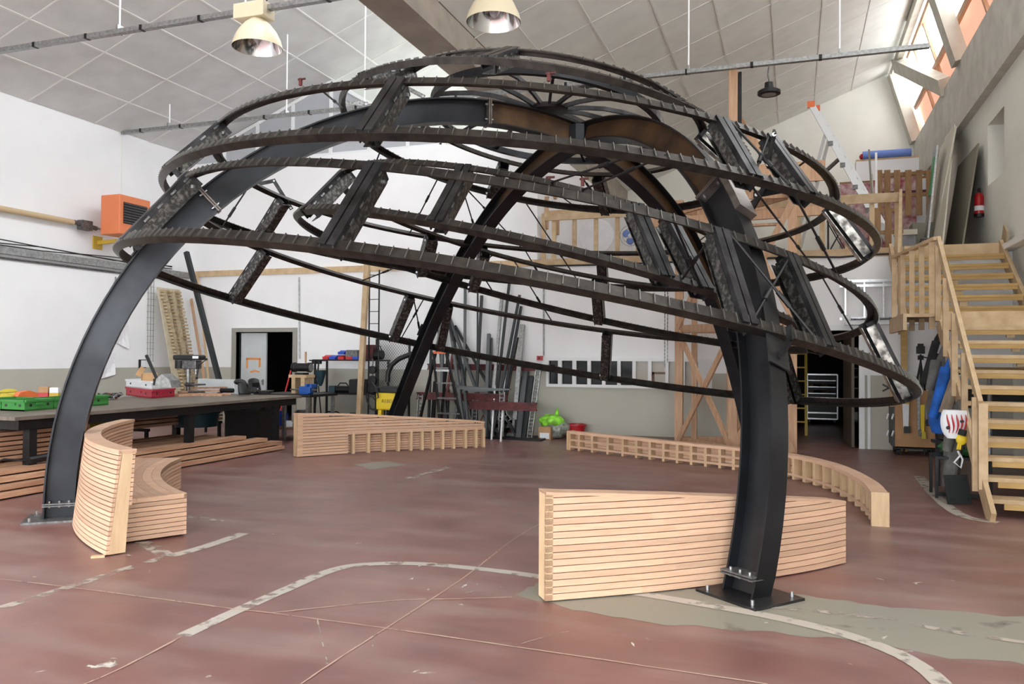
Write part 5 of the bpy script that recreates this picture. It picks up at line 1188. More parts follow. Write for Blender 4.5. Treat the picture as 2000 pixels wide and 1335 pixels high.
p = atY(1165,462,19.0); t = thing('pale_oval_disc','pale oval disc on a stand on mezzanine left of the fan','panel',V(p.x,19,MZ)); obj('disc', MB().lathe([(0.0,-0.02),(0.42,-0.02),(0.43,0.0),(0.42,0.02),(0.0,0.02)],V(p.x,19,p.z),24,axis=Matrix.Rotation(R(90),3,'X')), 'paper', t, smooth=True); obj('stand', MB().bar((p.x,19.06,MZ),(p.x,19.06,p.z),0.05,0.03), 'galv', t)  # plain pale disc on a thin stand
obj('dark_crate', B((-3.4,18.3,MZ),(-2.4,18.9,MZ+0.12)), 'black_metal', label='low black equipment case on mezzanine under the fan', cat='case')
# aluminium ladder
a0 = atY(1592,212,19.5); t = thing('aluminium_ladder', 'tall aluminium folding ladder standing on the mezzanine', 'ladder', (a0.x+0.6,19.0,MZ))
bl = V(atY(1770,500,18.3).x-0.12,18.3,MZ); tl = a0+V(0,0,0)
dirl = (bl-tl)
LW = V(0.12,0.36,0)
for s in (-0.5,0.5): obj('rail', MB().bar(tl+LW*s,bl+LW*s*1.3,0.04,0.13,up=(1,0,0.3)), 'ladder_white', t)
for k in range(13): f = (k+0.6)/13.5; q = tl+dirl*f; obj('rung', MB().bar(q-LW*0.5,q+LW*0.55,0.05,0.05), 'ladder_white', t); obj('rung_hook', MB().cbox(q-LW*0.62+V(-0.05,0,0),(0.10,0.05,0.10)), 'galv_dark', t) if 2 < k < 11 and k%2 else None
br_ = V(atY(1545,470,20.6).x,20.6,MZ)
for s in (-0.4,0.4): obj('rear_rail', MB().bar(tl+dirl*0.17+LW*s,br_+LW*s*1.5,0.03,0.07,up=(1,0,0)), 'ladder_white', t)
obj('spreader', MB().bar(tl+dirl*0.36+V(-0.1,0,0),tl+dirl*0.17+(br_-tl-dirl*0.17)*0.33,0.04,0.08), 'galv_dark', t)
for s in (-0.5,0.5): obj('end_cap', MB().cbox(tl+LW*s+V(-0.03,0,0.05),(0.16,0.06,0.14)), 'orange_tool', t)
# picture rack with slats
RY2 = 22.0
def mz(x,y,Y=RY2): return atY(x,y,Y)
pr = thing('slatted_rack', 'timber slatted rack holding colourful panels at back of mezzanine', 'rack', (mz(1770,400).x,RY2,MZ))
for x in (1717,1733,1752,1774,1795,1815):
    obj('slat', MB().bar(V(mz(x,330).x,RY2,mz(x,420).z),V(mz(x,330).x,RY2,mz(x,332).z),0.14,0.04,up=(0,1,0)), 'wood_pallet', pr)
for y in (342,383): obj('cross_rail', MB().bar(V(mz(1714,y).x,RY2+0.05,mz(1714,y).z),V(mz(1818,y).x,RY2+0.05,mz(1714,y).z),0.05,0.09), 'wood_pallet', pr)
for x in (1714,1818): obj('foot_post', MB().bar(V(mz(x,y).x,RY2+0.1,MZ),V(mz(x,y).x,RY2+0.1,mz(x,345).z),0.08,0.08), 'wood_pallet', pr)
def panel(name, x0,y0,x1,y1,Y,mat,label,cat):
    a = atY(x0,y0,Y); b = atY(x1,y1,Y); z0 = MZ
    t = thing(name,label,cat,V((a.x+b.x)/2,Y,z0)); obj('sheet', B((a.x,Y,z0),(b.x,Y+(0.4 if 'cabinet' in name else 0.03),a.z)), mat, t); obj('edge_strip', B((a.x,Y-0.006,a.z-0.05),(b.x,Y,a.z)), 'wood_pallet' if mat != 'white_paint' else 'wood_end', t)
panel('painted_panel',1640,356,1720,400,23.6,'art_print','mottled pink and white painted panel behind the aluminium ladder','panel'); panel('painted_panel',1722,345,1790,372,23.4,'art_print','mottled pink painted panel in the left half of slatted rack','panel'); panel('painted_panel',1790,345,1812,380,23.5,'white_plastic','white panel in the right half of slatted rack','panel')
obj('purple_strip', B((mz(1715,378).x,RY2+0.2,mz(1715,384).z),(mz(1817,378).x,RY2+0.23,mz(1715,372).z)), 'art_purple', pr); panel('mottled_board',1690,395,1830,470,23.9,'art_print','mottled stored panels behind the railing corner','panel')
panel('white_cabinet',1672,312,1795,372,25.0,'white_paint','wide white shelf cabinet against far wall of mezzanine','cabinet')
a = atY(1685,311,25.0); b = atY(1780,298,25.0); zc_ = atY(1672,312,25.0).z+0.115; obj('blue_foam_tube', MB().cyl(V(a.x,25.015,zc_),V(b.x,25.015,zc_),0.115,12), 'blue_foam', label='long blue foam tube lying on top of white cabinet', cat='tube', smooth=True)
obj('red_ball', MB().sphere(V(atY(1676,311,25.0).x+0.12,25.05,atY(1676,312,25.0).z+0.09),0.09,12,8), 'red_safety', label='small red round object left of blue foam tube', cat='ball', smooth=True)
for i,(xt,yt,xb2,w,m,l) in enumerate(((1697,292,1712,0.04,'board_dark','dark thin strip standing upright left in front of slatted rack'),(1711,298,1713,0.05,'white_paint','white thin strip standing upright beside the dark strip'),(1702,340,1706,0.06,'board_white','pale strip leaning between ladder and slatted rack'))):
    tq = atY(xt,yt,20.5); bq = atY(xb2,470,20.0); obj('upright_strip', MB().bar(tq,V(bq.x,20.0,MZ),w,0.03,up=(0,1,0)), m, label=l, cat='strip')
# pallet-like timber box and stool in the front corner
q = atY(1735,470,18.0); bx2 = thing('timber_crate','narrow timber frame crate behind the railing corner','crate',V(q.x,18.0,MZ))
for dx in (-0.2,0.0,0.2): obj('slat', MB().bar(V(q.x+dx,18,MZ),V(q.x+dx,18,MZ+1.0),0.12,0.03,up=(0,1,0)), 'wood_pallet', bx2)
for z in (0.95,0.5): obj('cross_rail', MB().bar(V(q.x-0.28,18.03,MZ+z),V(q.x+0.28,18.03,MZ+z),0.04,0.08), 'wood_pallet', bx2)
q = atY(1635,470,17.6); ms = thing('metal_stool_frame','black crossed metal stool frame on mezzanine behind railing','stool',V(q.x,17.6,MZ))
for s in (-0.17,0.17):
    for e_ in (-0.15,0.15): obj('leg', MB().bar(V(q.x+s,17.6+e_,MZ),V(q.x+s,17.6+e_,MZ+0.72),0.025,0.025), 'black_metal', ms)
    obj('cross_bar', MB().bar(V(q.x-0.17,17.6+s,MZ+0.05),V(q.x+0.17,17.6+s,MZ+0.7),0.02,0.02), 'black_metal', ms); obj('cross_bar', MB().bar(V(q.x+0.17,17.6+s,MZ+0.05),V(q.x-0.17,17.6+s,MZ+0.7),0.02,0.02), 'black_metal', ms)
obj('seat_frame', MB().bar(V(q.x-0.19,17.6,MZ+0.73),V(q.x+0.19,17.6,MZ+0.73),0.34,0.03), 'black_metal', ms)
# boards leaning on the right wall
def board(xt,yt,wt,xb2,Yb2,Yt2,mat,label,wd=0.9,th=0.03):
    X = XR-0.15; tq = atX(xt,yt,X); bq = V(atY(xb2,480,Yb2).x,Yb2,MZ); d = V(0,1,0)
    obj('leaning_board', MB().hexa([bq,bq+V(th,0,0),bq+V(th,wd,0),bq+V(0,wd,0),V(X,tq.y,tq.z),V(X+th,tq.y,tq.z),V(X+th,tq.y+wd,tq.z),V(X,tq.y+wd,tq.z)]), mat, label=label, cat='board')
board(1865,236,0,1838,17.6,20.0,'board_white','tallest pale board leaning against right wall beam',1.3)
bq0 = V(3.0,18.9,MZ); X_ = XR-0.25
obj('leaning_board', MB().hexa([V(2.75,19.2,MZ),V(2.79,19.2,MZ),V(2.79,21.2,MZ),V(2.75,21.2,MZ),V(3.40,20.2,6.9),V(3.44,20.2,6.9),V(3.44,22.2,6.9),V(3.40,22.2,6.9)]), 'board_white', label='wide pale board leaning behind tallest board at right', cat='board')
obj('leaning_board', MB().hexa([V(3.15,18.2,MZ),V(3.18,18.2,MZ),V(3.18,20.4,MZ),V(3.15,20.4,MZ),V(3.62,19.0,6.2),V(3.65,19.0,6.2),V(3.65,21.2,6.2),V(3.62,21.2,6.2)]), 'board_dark', label='dark sheet added as the shadow behind the boards at right wall', cat='board')  # dark sheet stands in for the shadow behind the pale boards
t = thing('stained_board','narrow grey board with green stain in the leaning stack','board',(2.64,19.2,MZ))
obj('sheet', MB().hexa([V(2.62,19.0,MZ),V(2.66,19.0,MZ),V(2.66,19.5,MZ),V(2.62,19.5,MZ),V(3.15,21.0,6.7),V(3.19,21.0,6.7),V(3.19,21.5,6.7),V(3.15,21.5,6.7)]), 'galv', t); obj('green_stain', MB().hexa([V(2.90,20.25,5.4),V(2.93,20.25,5.4),V(2.93,20.55,5.4),V(2.90,20.55,5.4),V(3.08,20.82,6.4),V(3.11,20.82,6.4),V(3.11,21.1,6.4),V(3.08,21.1,6.4)]), 'green_paint', t)
q = atY(1828,475,17.4); t = thing('grey_bin','grey rectangular bin on mezzanine under the slatted rack','bin',V(2.2,19.6,MZ)); obj('body', B((1.95,19.4,MZ),(2.5,19.9,MZ+0.62)), 'lightgrey_cloth', t); obj('lid', B((1.92,19.37,MZ+0.62),(2.53,19.93,MZ+0.74)), 'board_white', t)
obj('dark_box', B((2.5,19.9,MZ),(2.95,20.5,MZ+0.95)), 'board_dark', label='tall dark box beside the grey bin on mezzanine', cat='box')
q = atY(1808,478,16.95); t = thing('corded_saw','cream handled power saw lying at top of stairs','power tool',V(q.x,16.95,MZ)); obj('body', MB().cbox(V(q.x,16.95,MZ+0.05),(0.2,0.16,0.1)), 'white_plastic', t, bevel=0.02); obj('handle', MB().tube([V(q.x-0.1,16.95,MZ+0.08),V(q.x-0.08,16.95,MZ+0.19),V(q.x+0.12,16.95,MZ+0.19),V(q.x+0.14,16.95,MZ+0.06)],0.02,6), 'black_plastic', t)
# extinguisher
p = atX(1912,423,XR-0.09); ex = thing('fire_extinguisher','red fire extinguisher hanging on the right wall','fire extinguisher',p)
obj('cylinder', MB().lathe([(0,0),(0.085,0),(0.09,0.02),(0.09,0.40),(0.07,0.47),(0.03,0.50),(0,0.50)],p,18), 'red_safety', ex, smooth=True); obj('valve', MB().cyl(p+V(0,0,0.5),p+V(0,0,0.57),0.025,8).bar(p+V(0,-0.08,0.57),p+V(0,0.05,0.58),0.03,0.02), 'black_metal', ex); obj('base_ring', MB().lathe([(0.0,-0.005),(0.095,-0.005),(0.095,0.06),(0.09,0.06)],p,18), 'black_plastic', ex); obj('paper_label', MB().lathe([(0.0915,0.12),(0.0915,0.22)],p,18), 'paper', ex)
a = atX(1950,500,XR-0.06); b = atX(2060,444,XR-0.06); wtr = thing('white_cable_tray','white perforated cable tray on right wall beside stair top','cable tray',a)
mb = MB(); obj('tray_floor', MB().bar(V(XR-0.1,a.y+0.3,a.z+0.0),V(XR-0.1,8.0,a.z+0.0),0.2,0.015), 'white_paint', wtr); obj('tray_side', MB().bar(V(XR-0.2,a.y+0.3,a.z+0.05),V(XR-0.2,8.0,a.z+0.05),0.01,0.1), 'white_paint', wtr)
q = atX(1958,470,XR-0.12); obj('leaning_offcut', MB().bar(V(XR-0.12,q.y-0.25,q.z+0.2),V(XR-0.1,q.y+0.15,q.z-0.35),0.03,0.28,up=(0,1,0.4)), 'mdf_dark', label='tan board offcut leaning beside the stair top', cat='board')

# ------------------------------------------------------------------ staircase
RS, GO = 0.196, 0.272; SX0, SX1 = 2.02, 3.50; LZ = 2.36; Y0 = 9.98; YL = 12.95; YL2 = 14.75
sc = thing('staircase', 'two-flight open timber staircase up to mezzanine with landing and slatted rails', 'staircase', (2.7,12.5,0))
for k in range(11):
    z = RS*(k+1); y = Y0+GO*k
    obj('tread', B((SX0-0.02,y,z-0.045),(SX1+0.2,y+0.30,z)), 'wood_stair', sc); obj('nosing', B((SX0+0.12,y+0.01,z-0.11),(SX1+0.2,y+0.045,z-0.046)), 'wood_yellow', sc)
    obj('riser_block', B((2.78,y+0.10,z-0.15),(2.88,y+0.14,z-0.046)), 'wood_stair', sc) if k > 7 else None
for x in (SX0-0.05,SX1+0.22): obj('stringer', MB().bar(V(x,Y0-0.28,-0.09+0.09),V(x,YL,LZ-0.12),0.05,0.24), 'wood_stair', sc)
obj('landing_deck', B((1.55,YL,LZ-0.05),(SX1+0.2,YL2,LZ)), 'wood_stair', sc); obj('landing_beam', B((1.98,YL-0.05,LZ-0.26),(SX1+0.2,YL,LZ+0.02)), 'wood_stair', sc); obj('landing_beam', B((1.5,YL,LZ-0.24),(1.55,YL2,LZ)), 'wood_stair', sc)
for x,y in ((1.93,YB-0.15),(SX1,YL+0.1)): obj('landing_post', MB().bar(V(x,y,0),V(x,y,LZ-0.05),0.10,0.10), 'wood_yellow', sc)
for k in range(6):
    z = LZ+0.203*(k+1); y = YL2+0.30*k
    obj('tread', B((1.75,y,z-0.045),(SX1,y+0.30,z)), 'wood_yellow', sc); obj('nosing', B((1.75,y+0.01,z-0.10),(SX1,y+0.04,z-0.046)), 'wood_yellow', sc)
    obj('riser_block', B((2.62-0.02*k,y+0.05,z-0.20),(2.74-0.02*k,y+0.08,z-0.10)), 'wood_stair', sc)
for x in (1.72,SX1+0.03): obj('stringer', MB().bar(V(x,YL2-0.1,LZ-0.05),V(x,YB+0.02,MZ-0.02),0.06,0.26), 'wood_stair', sc)
obj('stair_head_board', B((1.95,YB-0.05,MZ-0.16),(SX1+0.1,YB-0.0,MZ+0.03)), 'wood_stair', sc)
# rails
nA, nB = V(SX0-0.06,YL,LZ+1.06), V(SX0-0.06,Y0+0.25,1.20)
obj('hand_rail', MB().bar(nA,nB,0.05,0.11), 'wood_stair', sc)
for k in range(5):
    f = (k+0.25)/4.4; q = nA.lerp(nB,f); obj('baluster', MB().bar(V(q.x-0.03,q.y,q.z),V(q.x-0.03,q.y,q.z-1.05),0.07,0.05,up=(0,1,0)), 'wood_stair', sc)
obj('newel_post', MB().bar(V(SX0-0.06,Y0+0.12,0.28),V(SX0-0.06,Y0+0.12,1.22),0.09,0.07,up=(0,1,0)), 'wood_stair', sc)
lA, lB = V(SX0-0.08,YL+0.02,LZ+1.08), V(1.56,YL2-0.05,LZ+1.02)
obj('hand_rail', MB().bar(lA,lB,0.09,0.05), 'wood_stair', sc)
for k in range(5):
    q = lA.lerp(lB,0.1+k*0.22); obj('baluster', MB().bar(V(q.x,q.y,q.z),V(q.x,q.y,LZ-0.22),0.075,0.04,up=(0,1,0)), 'wood_stair', sc)
uA, uB = V(1.66,YL2+0.05,LZ+1.02), V(1.9,YB,MZ+1.06)
obj('hand_rail', MB().bar(uA,uB,0.05,0.11), 'wood_stair', sc)
for k in range(5):
    q = uA.lerp(uB,0.02+k*0.24); obj('baluster', MB().bar(V(q.x,q.y,q.z),V(q.x,q.y,q.z-1.3),0.075,0.04,up=(1,0,0)), 'wood_stair', sc)

# ------------------------------------------------------------------ aluminium ladder and wall items under the mezzanine
ly = YB-0.12
la = thing('wall_ladder','long aluminium ladder hung sideways on wall left of the stairs','ladder',(1.2,ly,2.5))
z1_, z0_ = atY(1700,548,ly).z, atY(1700,622,ly).z; xA, xB = atY(1640,560,ly).x, atY(1782,560,ly).x
for z in (z1_,z1_-0.09,z0_): obj('rail', MB().bar(V(xA,ly,z),V(xB+0.6,ly,z),0.05,0.05), 'aluminium', la)
for k in range(5): x = xA+0.1+k*0.33; obj('rung', MB().bar(V(x,ly,z0_),V(x,ly,z1_),0.03,0.03), 'aluminium', la)
p = atY(1685,623,ly-0.1); t = thing('clamp_rail','long steel bar clamp lying on bracket below wall ladder','clamp',p); obj('bar', MB().cyl(p+V(-0.3,0,0),p+V(0.95,0,0.02),0.022,8), 'steel_bright', t); obj('jaw', MB().cbox(p+V(-0.28,0,0.03),(0.14,0.06,0.1)).cbox(p+V(0.62,0,0.03),(0.16,0.07,0.09)), 'galv', t); obj('shelf_bracket', MB().box((p.x-0.3,ly-0.08,p.z-0.10),(p.x+0.95,YB,p.z-0.05)), 'white_paint', t)
# flight case in the dark store
q = fl(1606,828); fcx, fcy = q.x, q.y; wv = atY(1636,780,fcy).x-atY(1577,780,fcy).x; hv = atY(1606,731,fcy).z
fcase = thing('flight_case','black flight case with bright aluminium edges open on tool trays in dark store','flight case',(fcx,fcy+0.3,0))
x0,x1 = fcx-wv/2, fcx+wv/2
obj('lower_body', B((x0,fcy,0.14),(x1,fcy+0.6,0.14+hv*0.42)), 'black_plastic', fcase); obj('upper_back', B((x0,fcy+0.5,0.14+hv*0.42),(x1,fcy+0.6,hv)), 'black_plastic', fcase)
for x in (x0,x1-0.02): obj('upper_side', B((x,fcy,0.14+hv*0.42),(x+0.02,fcy+0.6,hv)), 'black_plastic', fcase)
obj('upper_top', B((x0,fcy,hv-0.02),(x1,fcy+0.6,hv)), 'black_plastic', fcase)
for a_,b_3 in (((x0,0.14),(x0,hv)),((x1,0.14),(x1,hv)),((x0,hv),(x1,hv)),((x0,0.14),(x1,0.14)),((x0,0.14+hv*0.12),(x1,0.14+hv*0.12)),((x0,0.14+hv*0.42),(x1,0.14+hv*0.42))): obj('edge_profile', MB().bar(V(a_[0],fcy-0.01,a_[1]),V(b_3[0],fcy-0.01,b_3[1]),0.03,0.035), 'aluminium', fcase)
for k in range(3): obj('tool_tray', B((x0+0.03,fcy+0.05,0.14+hv*(0.50+0.13*k)),(x1-0.03,fcy+0.5,0.14+hv*(0.515+0.13*k))), 'aluminium', fcase)
for k in range(8): obj('hand_tool', MB().cbox((x0+0.1+(k%4)*wv*0.22,fcy+0.2,0.17+hv*(0.52+0.13*(k//4))),(0.12,0.2,0.06),k*0.5), 'black_metal' if k%2 else 'frame_brown', fcase)
for s in (0.22,0.78): obj('latch', MB().cbox((x0+wv*s,fcy-0.015,0.14+hv*0.33),(0.14,0.02,0.1)), 'aluminium', fcase)
for s in (x0+0.06,x1-0.06):
    for y in (fcy+0.06,fcy+0.54): obj('caster', MB().cyl((s-0.02,y,0.06),(s+0.02,y,0.06),0.06,12).cbox((s,y,0.12),(0.05,0.06,0.04)), 'galv_dark', fcase)
q = fl(1572,835); t = thing('yellow_ladder','yellow ladder leaning just inside the dark doorway','ladder',V(q.x,19.0,0))
for dx in (-0.35,0.0): obj('rail', MB().bar(V(q.x+dx,19.0,0),V(q.x+dx,19.6,3.0),0.06,0.03), 'mustard', t)
for k in range(9): obj('rung', MB().bar(V(q.x-0.35,19.0+0.2*(0.3*(k+1))/1.0*0.33,0.3*(k+1)),V(q.x,19.0+0.2*(0.3*(k+1))*0.33,0.3*(k+1)),0.03,0.03), 'mustard', t)
t = thing('store_shelf','dim shelf unit with small white boxes at the right inside dark store','shelf',(1.35,19.2,0))
for z in (0.4,0.85,1.3,1.75): obj('shelf_board', B((1.15,18.2,z),(1.58,20.2,z+0.03)), 'galv_dark', t)
for y in (18.2,20.17): obj('upright', B((1.15,y,0),(1.19,y+0.03,2.2)), 'galv_dark', t)
for k in range(10): obj('small_box', B((1.16,18.3+0.18*k,[0.43,0.88,1.33,1.78][k%4]),(1.4,18.42+0.18*k,[0.43,0.88,1.33,1.78][k%4]+0.16)), 'white_plastic' if k%3 == 0 else 'dark_room', t)

# ------------------------------------------------------------------ coats, cart and clutter beside the stairs
def garment(name, ring, mat, label, cat='coat', parts=True, fold=0.03, seed=1):
    # ring: list of (centre, half width, half depth) from the hook down; direction of width along w
    top = ring[0][0]; t = thing(name, label, cat, ring[-1][0]); n = 20; vs = []; fs = []
    for i,(c,a,b,w) in enumerate(ring):
        w = Vector(w).normalized(); d = V(-w.y,w.x,0)
        for j in range(n):
            an = 2*math.pi*j/n; f = 1+fold*math.sin(5*an+seed+i*0.7)*min(1,i*0.5)*3
            vs.append(Vector(c)+w*(a*math.cos(an)*f)+d*(b*math.sin(an)*f))
    for i in range(len(ring)-1):
        for j in range(n): fs.append((i*n+j,i*n+(j+1)%n,(i+1)*n+(j+1)%n,(i+1)*n+j))
    fs.append(tuple(range(n-1,-1,-1))); fs.append(tuple(range((len(ring)-1)*n,len(ring)*n)))
    obj('body', MB().add(vs,fs), mat, t, smooth=True)
    return t
GX = 1.83
def grow(X, pts, w=(0.35,1,0)):
    # pts: (px_left, px_right, py) on the plane X
    out = []
    for xl2,xr2,y in pts:
        a = atX(xl2,y,X) if False else None
        out.append((xl2,xr2,y))
    return out
def hang(name, Y, pts, mat, label, depth=0.13, cat='coat', seed=1, sleeve=None):
    ring = []
    for xl2,xr2,y in pts:
        a = atY(xl2,y,Y); b = atY(xr2,y,Y); ring.append(((a+b)/2, max(0.02,(b.x-a.x)/2), depth*(0.4 if y == pts[0][2] else 1), (1,0.15,0)))
    t = garment(name, ring, mat, label, cat, seed=seed)
    c0 = ring[0][0]
    obj('hanging_loop', MB().tube([c0+V(0,0,-0.02),c0+V(0.01,0.03,0.06),c0+V(0.03,0.06,0.03)],0.008,5), 'black_cloth', t)
    obj('coat_hook', MB().bar(c0+V(0.02,0.04,0.02),V(1.95,c0.y+0.06,c0.z+0.03),0.025,0.025), 'wood_stair', t)
    if sleeve:
        xs_, ys_, xe, ye, r = sleeve; a = atY(xs_,ys_,Y-0.1); b = atY(xe,ye,Y-0.12); m_ = a.lerp(b,0.5)+V(0,-0.04,0.0)
        obj('sleeve', MB().tube([a,m_,b],[r,r*0.95,r*0.8],12), mat, t, smooth=True)
    return t
hang('hanging_coat', 13.05, [(1837,1850,641),(1826,1853,660),(1815,1852,700),(1803,1848,740),(1799,1838,752)], 'black_cloth', 'black hooded coat hanging highest beside the stairs', seed=1, sleeve=(1832,668,1806,748,0.08))
hang('hanging_coat', 12.75, [(1844,1853,658),(1836,1856,672),(1830,1853,690)], 'lightgrey_cloth', 'light grey hooded top hanging between the black and blue jackets', seed=2, depth=0.10)
hang('hanging_coat', 12.45, [(1840,1852,675),(1830,1852,700),(1818,1848,740),(1810,1842,790),(1815,1840,830)], 'grey_cloth', 'dark grey jacket hanging behind the blue jacket', seed=3, sleeve=(1828,705,1816,760,0.07))
hang('hanging_coat', 12.1, [(1852,1862,697),(1845,1864,715),(1835,1862,760),(1822,1856,800),(1815,1848,825),(1822,1842,845)], 'blue_cloth', 'bright blue work jacket hanging beside the stairs', seed=4, sleeve=(1848,718,1822,815,0.075))
hang('hanging_coat', 11.75, [(1862,1872,725),(1855,1872,745),(1845,1866,775),(1835,1858,805)], 'tan_cloth', 'tan work trousers folded over a hook right of the blue jacket', seed=5)
hang('hanging_overalls', 11.2, [(1872,1884,780),(1862,1888,795),(1855,1886,840),(1845,1880,880),(1838,1872,930),(1836,1868,948)], 'grey_cloth', 'grey work overalls hanging low at the stair side', seed=6, cat='overalls', sleeve=(1862,800,1850,880,0.07))
# patterned helmet and glove
p = atY(1866,828,10.95); t = thing('sun_visor_helmet','white helmet with red swirl stripes hanging at stair side','helmet',p-V(0,0,0.12))
mb = MB(); n = 16; vs = []; fs = []
for i in range(9):
    f = i/8; z = 0.17-0.34*f; w = 0.15*math.sin(math.pi*(0.12+0.80*(1-abs(f-0.35)*1.15)*0.62)); w = 0.155*(1-((f-0.35)/0.72)**2)**0.5 if abs(f-0.35) < 0.72 else 0.01
    for j in range(n):
        an = 2*math.pi*j/n; vs.append(p+V(w*math.cos(an)-0.02*f,0.07*math.sin(an)*(1-0.4*f),z))
for i in range(8):
    for j in range(n): fs.append((i*n+j,i*n+(j+1)%n,(i+1)*n+(j+1)%n,(i+1)*n+j))
fs.append(tuple(range(n))); fs.append(tuple(range(8*n,9*n)))
obj('shell', mb.add(vs,fs), 'white_plastic', t, smooth=True)
for k in range(5):
    pts = [p+V(-0.10+0.05*k+0.05*math.sin(i*0.5+0.4*k)*(i/6),-0.072+0.006*abs(k-2)+0.02*abs(i-2)/6,0.12-0.045*i) for i in range(6)]
    obj('red_stripe', MB().tube(pts,[0.004,0.009,0.011,0.010,0.007,0.003],6), 'red_safety', t)
for dx,dz in ((-0.09,-0.04),(0.06,0.04)): obj('vent', MB().sphere(p+V(dx,-0.066,dz),(0.022,0.012,0.022),8,6), 'black_plastic', t)
p = atY(1878,858,10.9); t = thing('work_glove','yellow and black work glove hanging below the striped helmet','glove',p); obj('palm', MB().sphere(p,(0.06,0.03,0.07),10,8), 'yellow_paint', t, smooth=True)
for k in range(4): obj('finger', MB().tube([p+V(-0.03+0.022*k,0,-0.04),p+V(-0.045+0.028*k,0,-0.12)],0.013,6), 'yellow_paint' if k < 2 else 'black_plastic', t)
obj('cuff', MB().cyl(p+V(0,0,0.05),p+V(0.02,0,0.12),0.045,10), 'black_cloth', t)
q = atY(1871,880,10.9); obj('white_strap', MB().tube([q,q+V(0.02,0,-0.06),q+V(-0.04,0,-0.14),q+V(0.03,0,-0.2),q+V(0.05,0,-0.1),q+V(0.01,0.0,-0.02)],0.012,6), 'white_plastic', label='white looped strap hanging under the yellow glove', cat='strap')
# cart with brown panel
c0 = fl(1755,888); c1 = fl(1838,886)
CYq = c0.y
ca_ = thing('panel_cart','wheeled cart with tall brown board side beside the store doorway','cart',V((c0.x+c1.x)/2,CYq+0.3,0))
zt_ = atY(1790,762,CYq).z; xc0, xc1 = atY(1748,850,CYq).x, atY(1832,850,CYq).x
obj('board_side', B((xc0,CYq,0.13),(xc1,CYq+0.03,zt_)), 'board_brown', ca_); obj('deck', B((xc0,CYq,0.11),(xc1,CYq+0.7,0.15)), 'black_metal', ca_); obj('far_side', B((xc0-0.03,CYq+0.05,0.15),(xc0,CYq+0.7,0.85)), 'dark_steel', ca_)
for x in (xc0+0.06,xc1-0.06):
    for y in (CYq+0.06,CYq+0.62): obj('caster', MB().cyl((x-0.025,y,0.055),(x+0.025,y,0.055),0.055,12), 'rubber', ca_)
obj('upright', MB().bar(V(xc0-0.05,CYq+0.1,0.85),V(xc0-0.05,CYq+0.1,zt_+0.02),0.05,0.05), 'wood_stair', ca_)
for z in (0.42,0.72):
    for dx in (-0.10,-0.02): obj('clip', MB().bar(V(xc0+dx,CYq+0.03,z),V(xc0+dx-0.03,CYq-0.02,z-0.09),0.02,0.03), 'white_plastic', ca_)
p = atY(1738,757,CYq+0.1); t = thing('spring_clamp','black spring clamp gripping top of cart upright','clamp',p-V(0,0,0.08)); obj('jaw', MB().bar(p+V(-0.12,0,0.06),p+V(0.02,0,-0.02),0.03,0.03).bar(p+V(-0.12,0,-0.06),p+V(0.02,0,0.02),0.03,0.03), 'black_plastic', t); obj('grip', MB().bar(p+V(0.02,0,-0.02),p+V(0.14,0,0.07),0.03,0.03).bar(p+V(0.02,0,0.02),p+V(0.14,0,-0.07),0.03,0.03), 'black_plastic', t)
Yc = CYq-0.06
def taped(name,x0,x1,y0,y1,mat,label,cat,endmat):
    a = atY((x0+x1)/2,y0,Yc); b = atY((x0+x1)/2,y1,Yc); w = atY(x1,y0,Yc).x-atY(x0,y0,Yc).x; t = thing(name,label,cat,b)
    obj('blade', MB().hexa([b+V(-w*.35,-.02,0),b+V(w*.35,-.02,0),b+V(w*.35,.02,0),b+V(-w*.35,.02,0),a+V(-w*.5,-.02,0),a+V(w*.5,-.02,0),a+V(w*.5,.02,0),a+V(-w*.5,.02,0)]), mat, t); obj('end_piece', MB().cbox(b+V(0.02,0,-0.04),(w*0.9,0.05,0.12)), endmat, t)
taped('hand_saw',1762,1776,778,834,'paper','hand saw in yellow and white sleeve hanging on cart board','saw','black_plastic'); taped('spirit_level',1791,1797,770,840,'galv','grey slim level hanging on cart board','level','galv_dark'); taped('caulking_gun',1797,1806,790,845,'yellow_paint','yellow handled saw hanging on cart board','saw','yellow_soft'); taped('trowel',1806,1814,790,820,'lightgrey_cloth','grey trowel hanging at right of cart board','trowel','black_plastic')
obj('yellow_sleeve', MB().cbox(atY(1770,783,Yc-0.03),(0.10,0.02,0.10)), 'yellow_soft', label='yellow upper sleeve of the hanging saw on cart board', cat='sleeve')
# tripod with laser level
TY = 16.25
p = atY(1798,683,TY); t = thing('laser_tripod','black laser level on tripod standing under the landing','tripod',V(p.x,TY,0))
obj('laser_head', MB().cbox(p,(0.13,0.13,0.14)).cbox(p+V(0,0,0.09),(0.10,0.02,0.05)), 'black_plastic', t, bevel=0.01); obj('column', MB().cyl(p+V(0,0,-0.08),p+V(0,0,-0.7),0.018,8).cbox(p+V(0,0,-0.14),(0.09,0.09,0.08)), 'black_metal', t); obj('pan_handle', MB().cyl(p+V(0,0,-0.12),p+V(0.18,-0.05,-0.16),0.012,6), 'black_plastic', t)
for k in range(3):
    an = k*2.094+0.6; obj('leg', MB().cyl(p+V(0,0,-0.22),V(p.x+0.30*math.cos(an),TY+0.30*math.sin(an),0.0),0.018,8), 'black_metal', t)
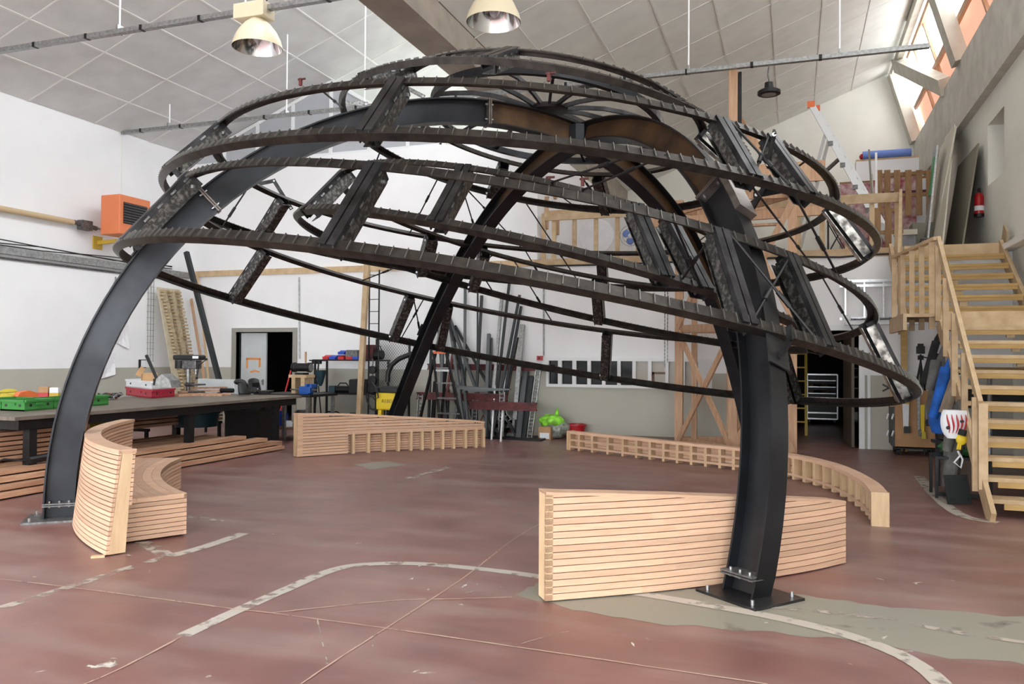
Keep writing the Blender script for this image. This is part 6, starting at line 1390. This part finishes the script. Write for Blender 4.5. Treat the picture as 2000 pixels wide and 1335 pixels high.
# metal stool, green jacket, base plate leaning
q = fl(1880,975); ms = thing('steel_trestle','black steel trestle stool under the stairs holding green cloth','stool',V(q.x,q.y+0.2,0))
for x in (q.x-0.28,q.x+0.3):
    for y in (q.y,q.y+0.45): obj('leg', MB().bar(V(x,y,0),V(x,y,0.48),0.035,0.035), 'black_metal', ms)
obj('top', MB().box((q.x-0.30,q.y-0.02,0.48),(q.x+0.32,q.y+0.47,0.51)), 'black_metal', ms); obj('foot_bar', MB().bar(V(q.x-0.28,q.y,0.05),V(q.x+0.3,q.y,0.05),0.03,0.04), 'black_metal', ms)
bag('green_cloth', (q.x+0.02,q.y+0.22,0.61), (0.24,0.2,0.11), 'green_cloth', 'dark green folded cloth lying on the black steel trestle', cat='cloth', seed=8)
pq = fl(1872,985); t = thing('drilled_plate','dark drilled steel plate leaning against trestle on the floor','steel plate',pq)
mM = Matrix.Rotation(R(25),3,'Z') @ Matrix.Rotation(R(-14),3,'X')
obj('plate', MB().cbox(pq+V(0,0.05,0.17),(0.30,0.015,0.34),M3=mM), 'dark_steel', t)
for sx in (-0.11,0.11):
    for sz in (-0.12,0.12): obj('hole', MB().cbox(pq+V(0,0.05,0.17)+mM@V(sx,-0.009,sz),(0.02,0.004,0.02),M3=mM), 'black_plastic', t)
t = thing('side_stand','black round-footed stand post beside the hanging overalls','stand',fl(1833,948)); q = fl(1833,948); obj('post', MB().bar(q+V(0,0,0.0),q+V(0,0,0.58),0.04,0.04), 'black_metal', t); obj('cap', MB().cbox(q+V(0.03,0,0.6),(0.22,0.16,0.04)), 'black_metal', t)
# stored things seen between the treads
for i,(y,z,m,l) in enumerate(((13.4,1.52,'wood_yellow','yellow spirit level lying on shelf seen between stair treads'),(13.6,1.05,'black_metal','black toolbox seen between lower stair treads'),(13.6,0.55,'black_plastic','black case seen between the lowest stair treads'))):
    t = thing('stored_case' if i else 'long_level', l, 'case' if i else 'level', V(2.9,y,z)); obj('body', B((2.3,y-0.1,z),(3.4,y+0.1,z+(0.07 if i == 0 else 0.22))), m, t); obj('end_cap', B((3.4,y-0.1,z),(3.44,y+0.1,z+(0.07 if i == 0 else 0.2))), 'black_plastic', t)
t = thing('storage_shelf','dark shelving under the landing behind the stairs','shelf',(2.8,13.9,0))
for z in (0.5,1.0,1.48): obj('shelf_board', B((2.1,13.2,z),(3.6,14.2,z+0.04)), 'black_metal', t)
for x in (2.1,3.56):
    for y in (13.2,14.16): obj('upright', B((x,y,0),(x+0.04,y+0.04,1.9)), 'black_metal', t)
pipe('silver_pole', [V(2.62,13.05,0),V(2.62,13.05,1.5)], 0.03, 'galv', 'thin silver pole standing under the stairs', 'pole')
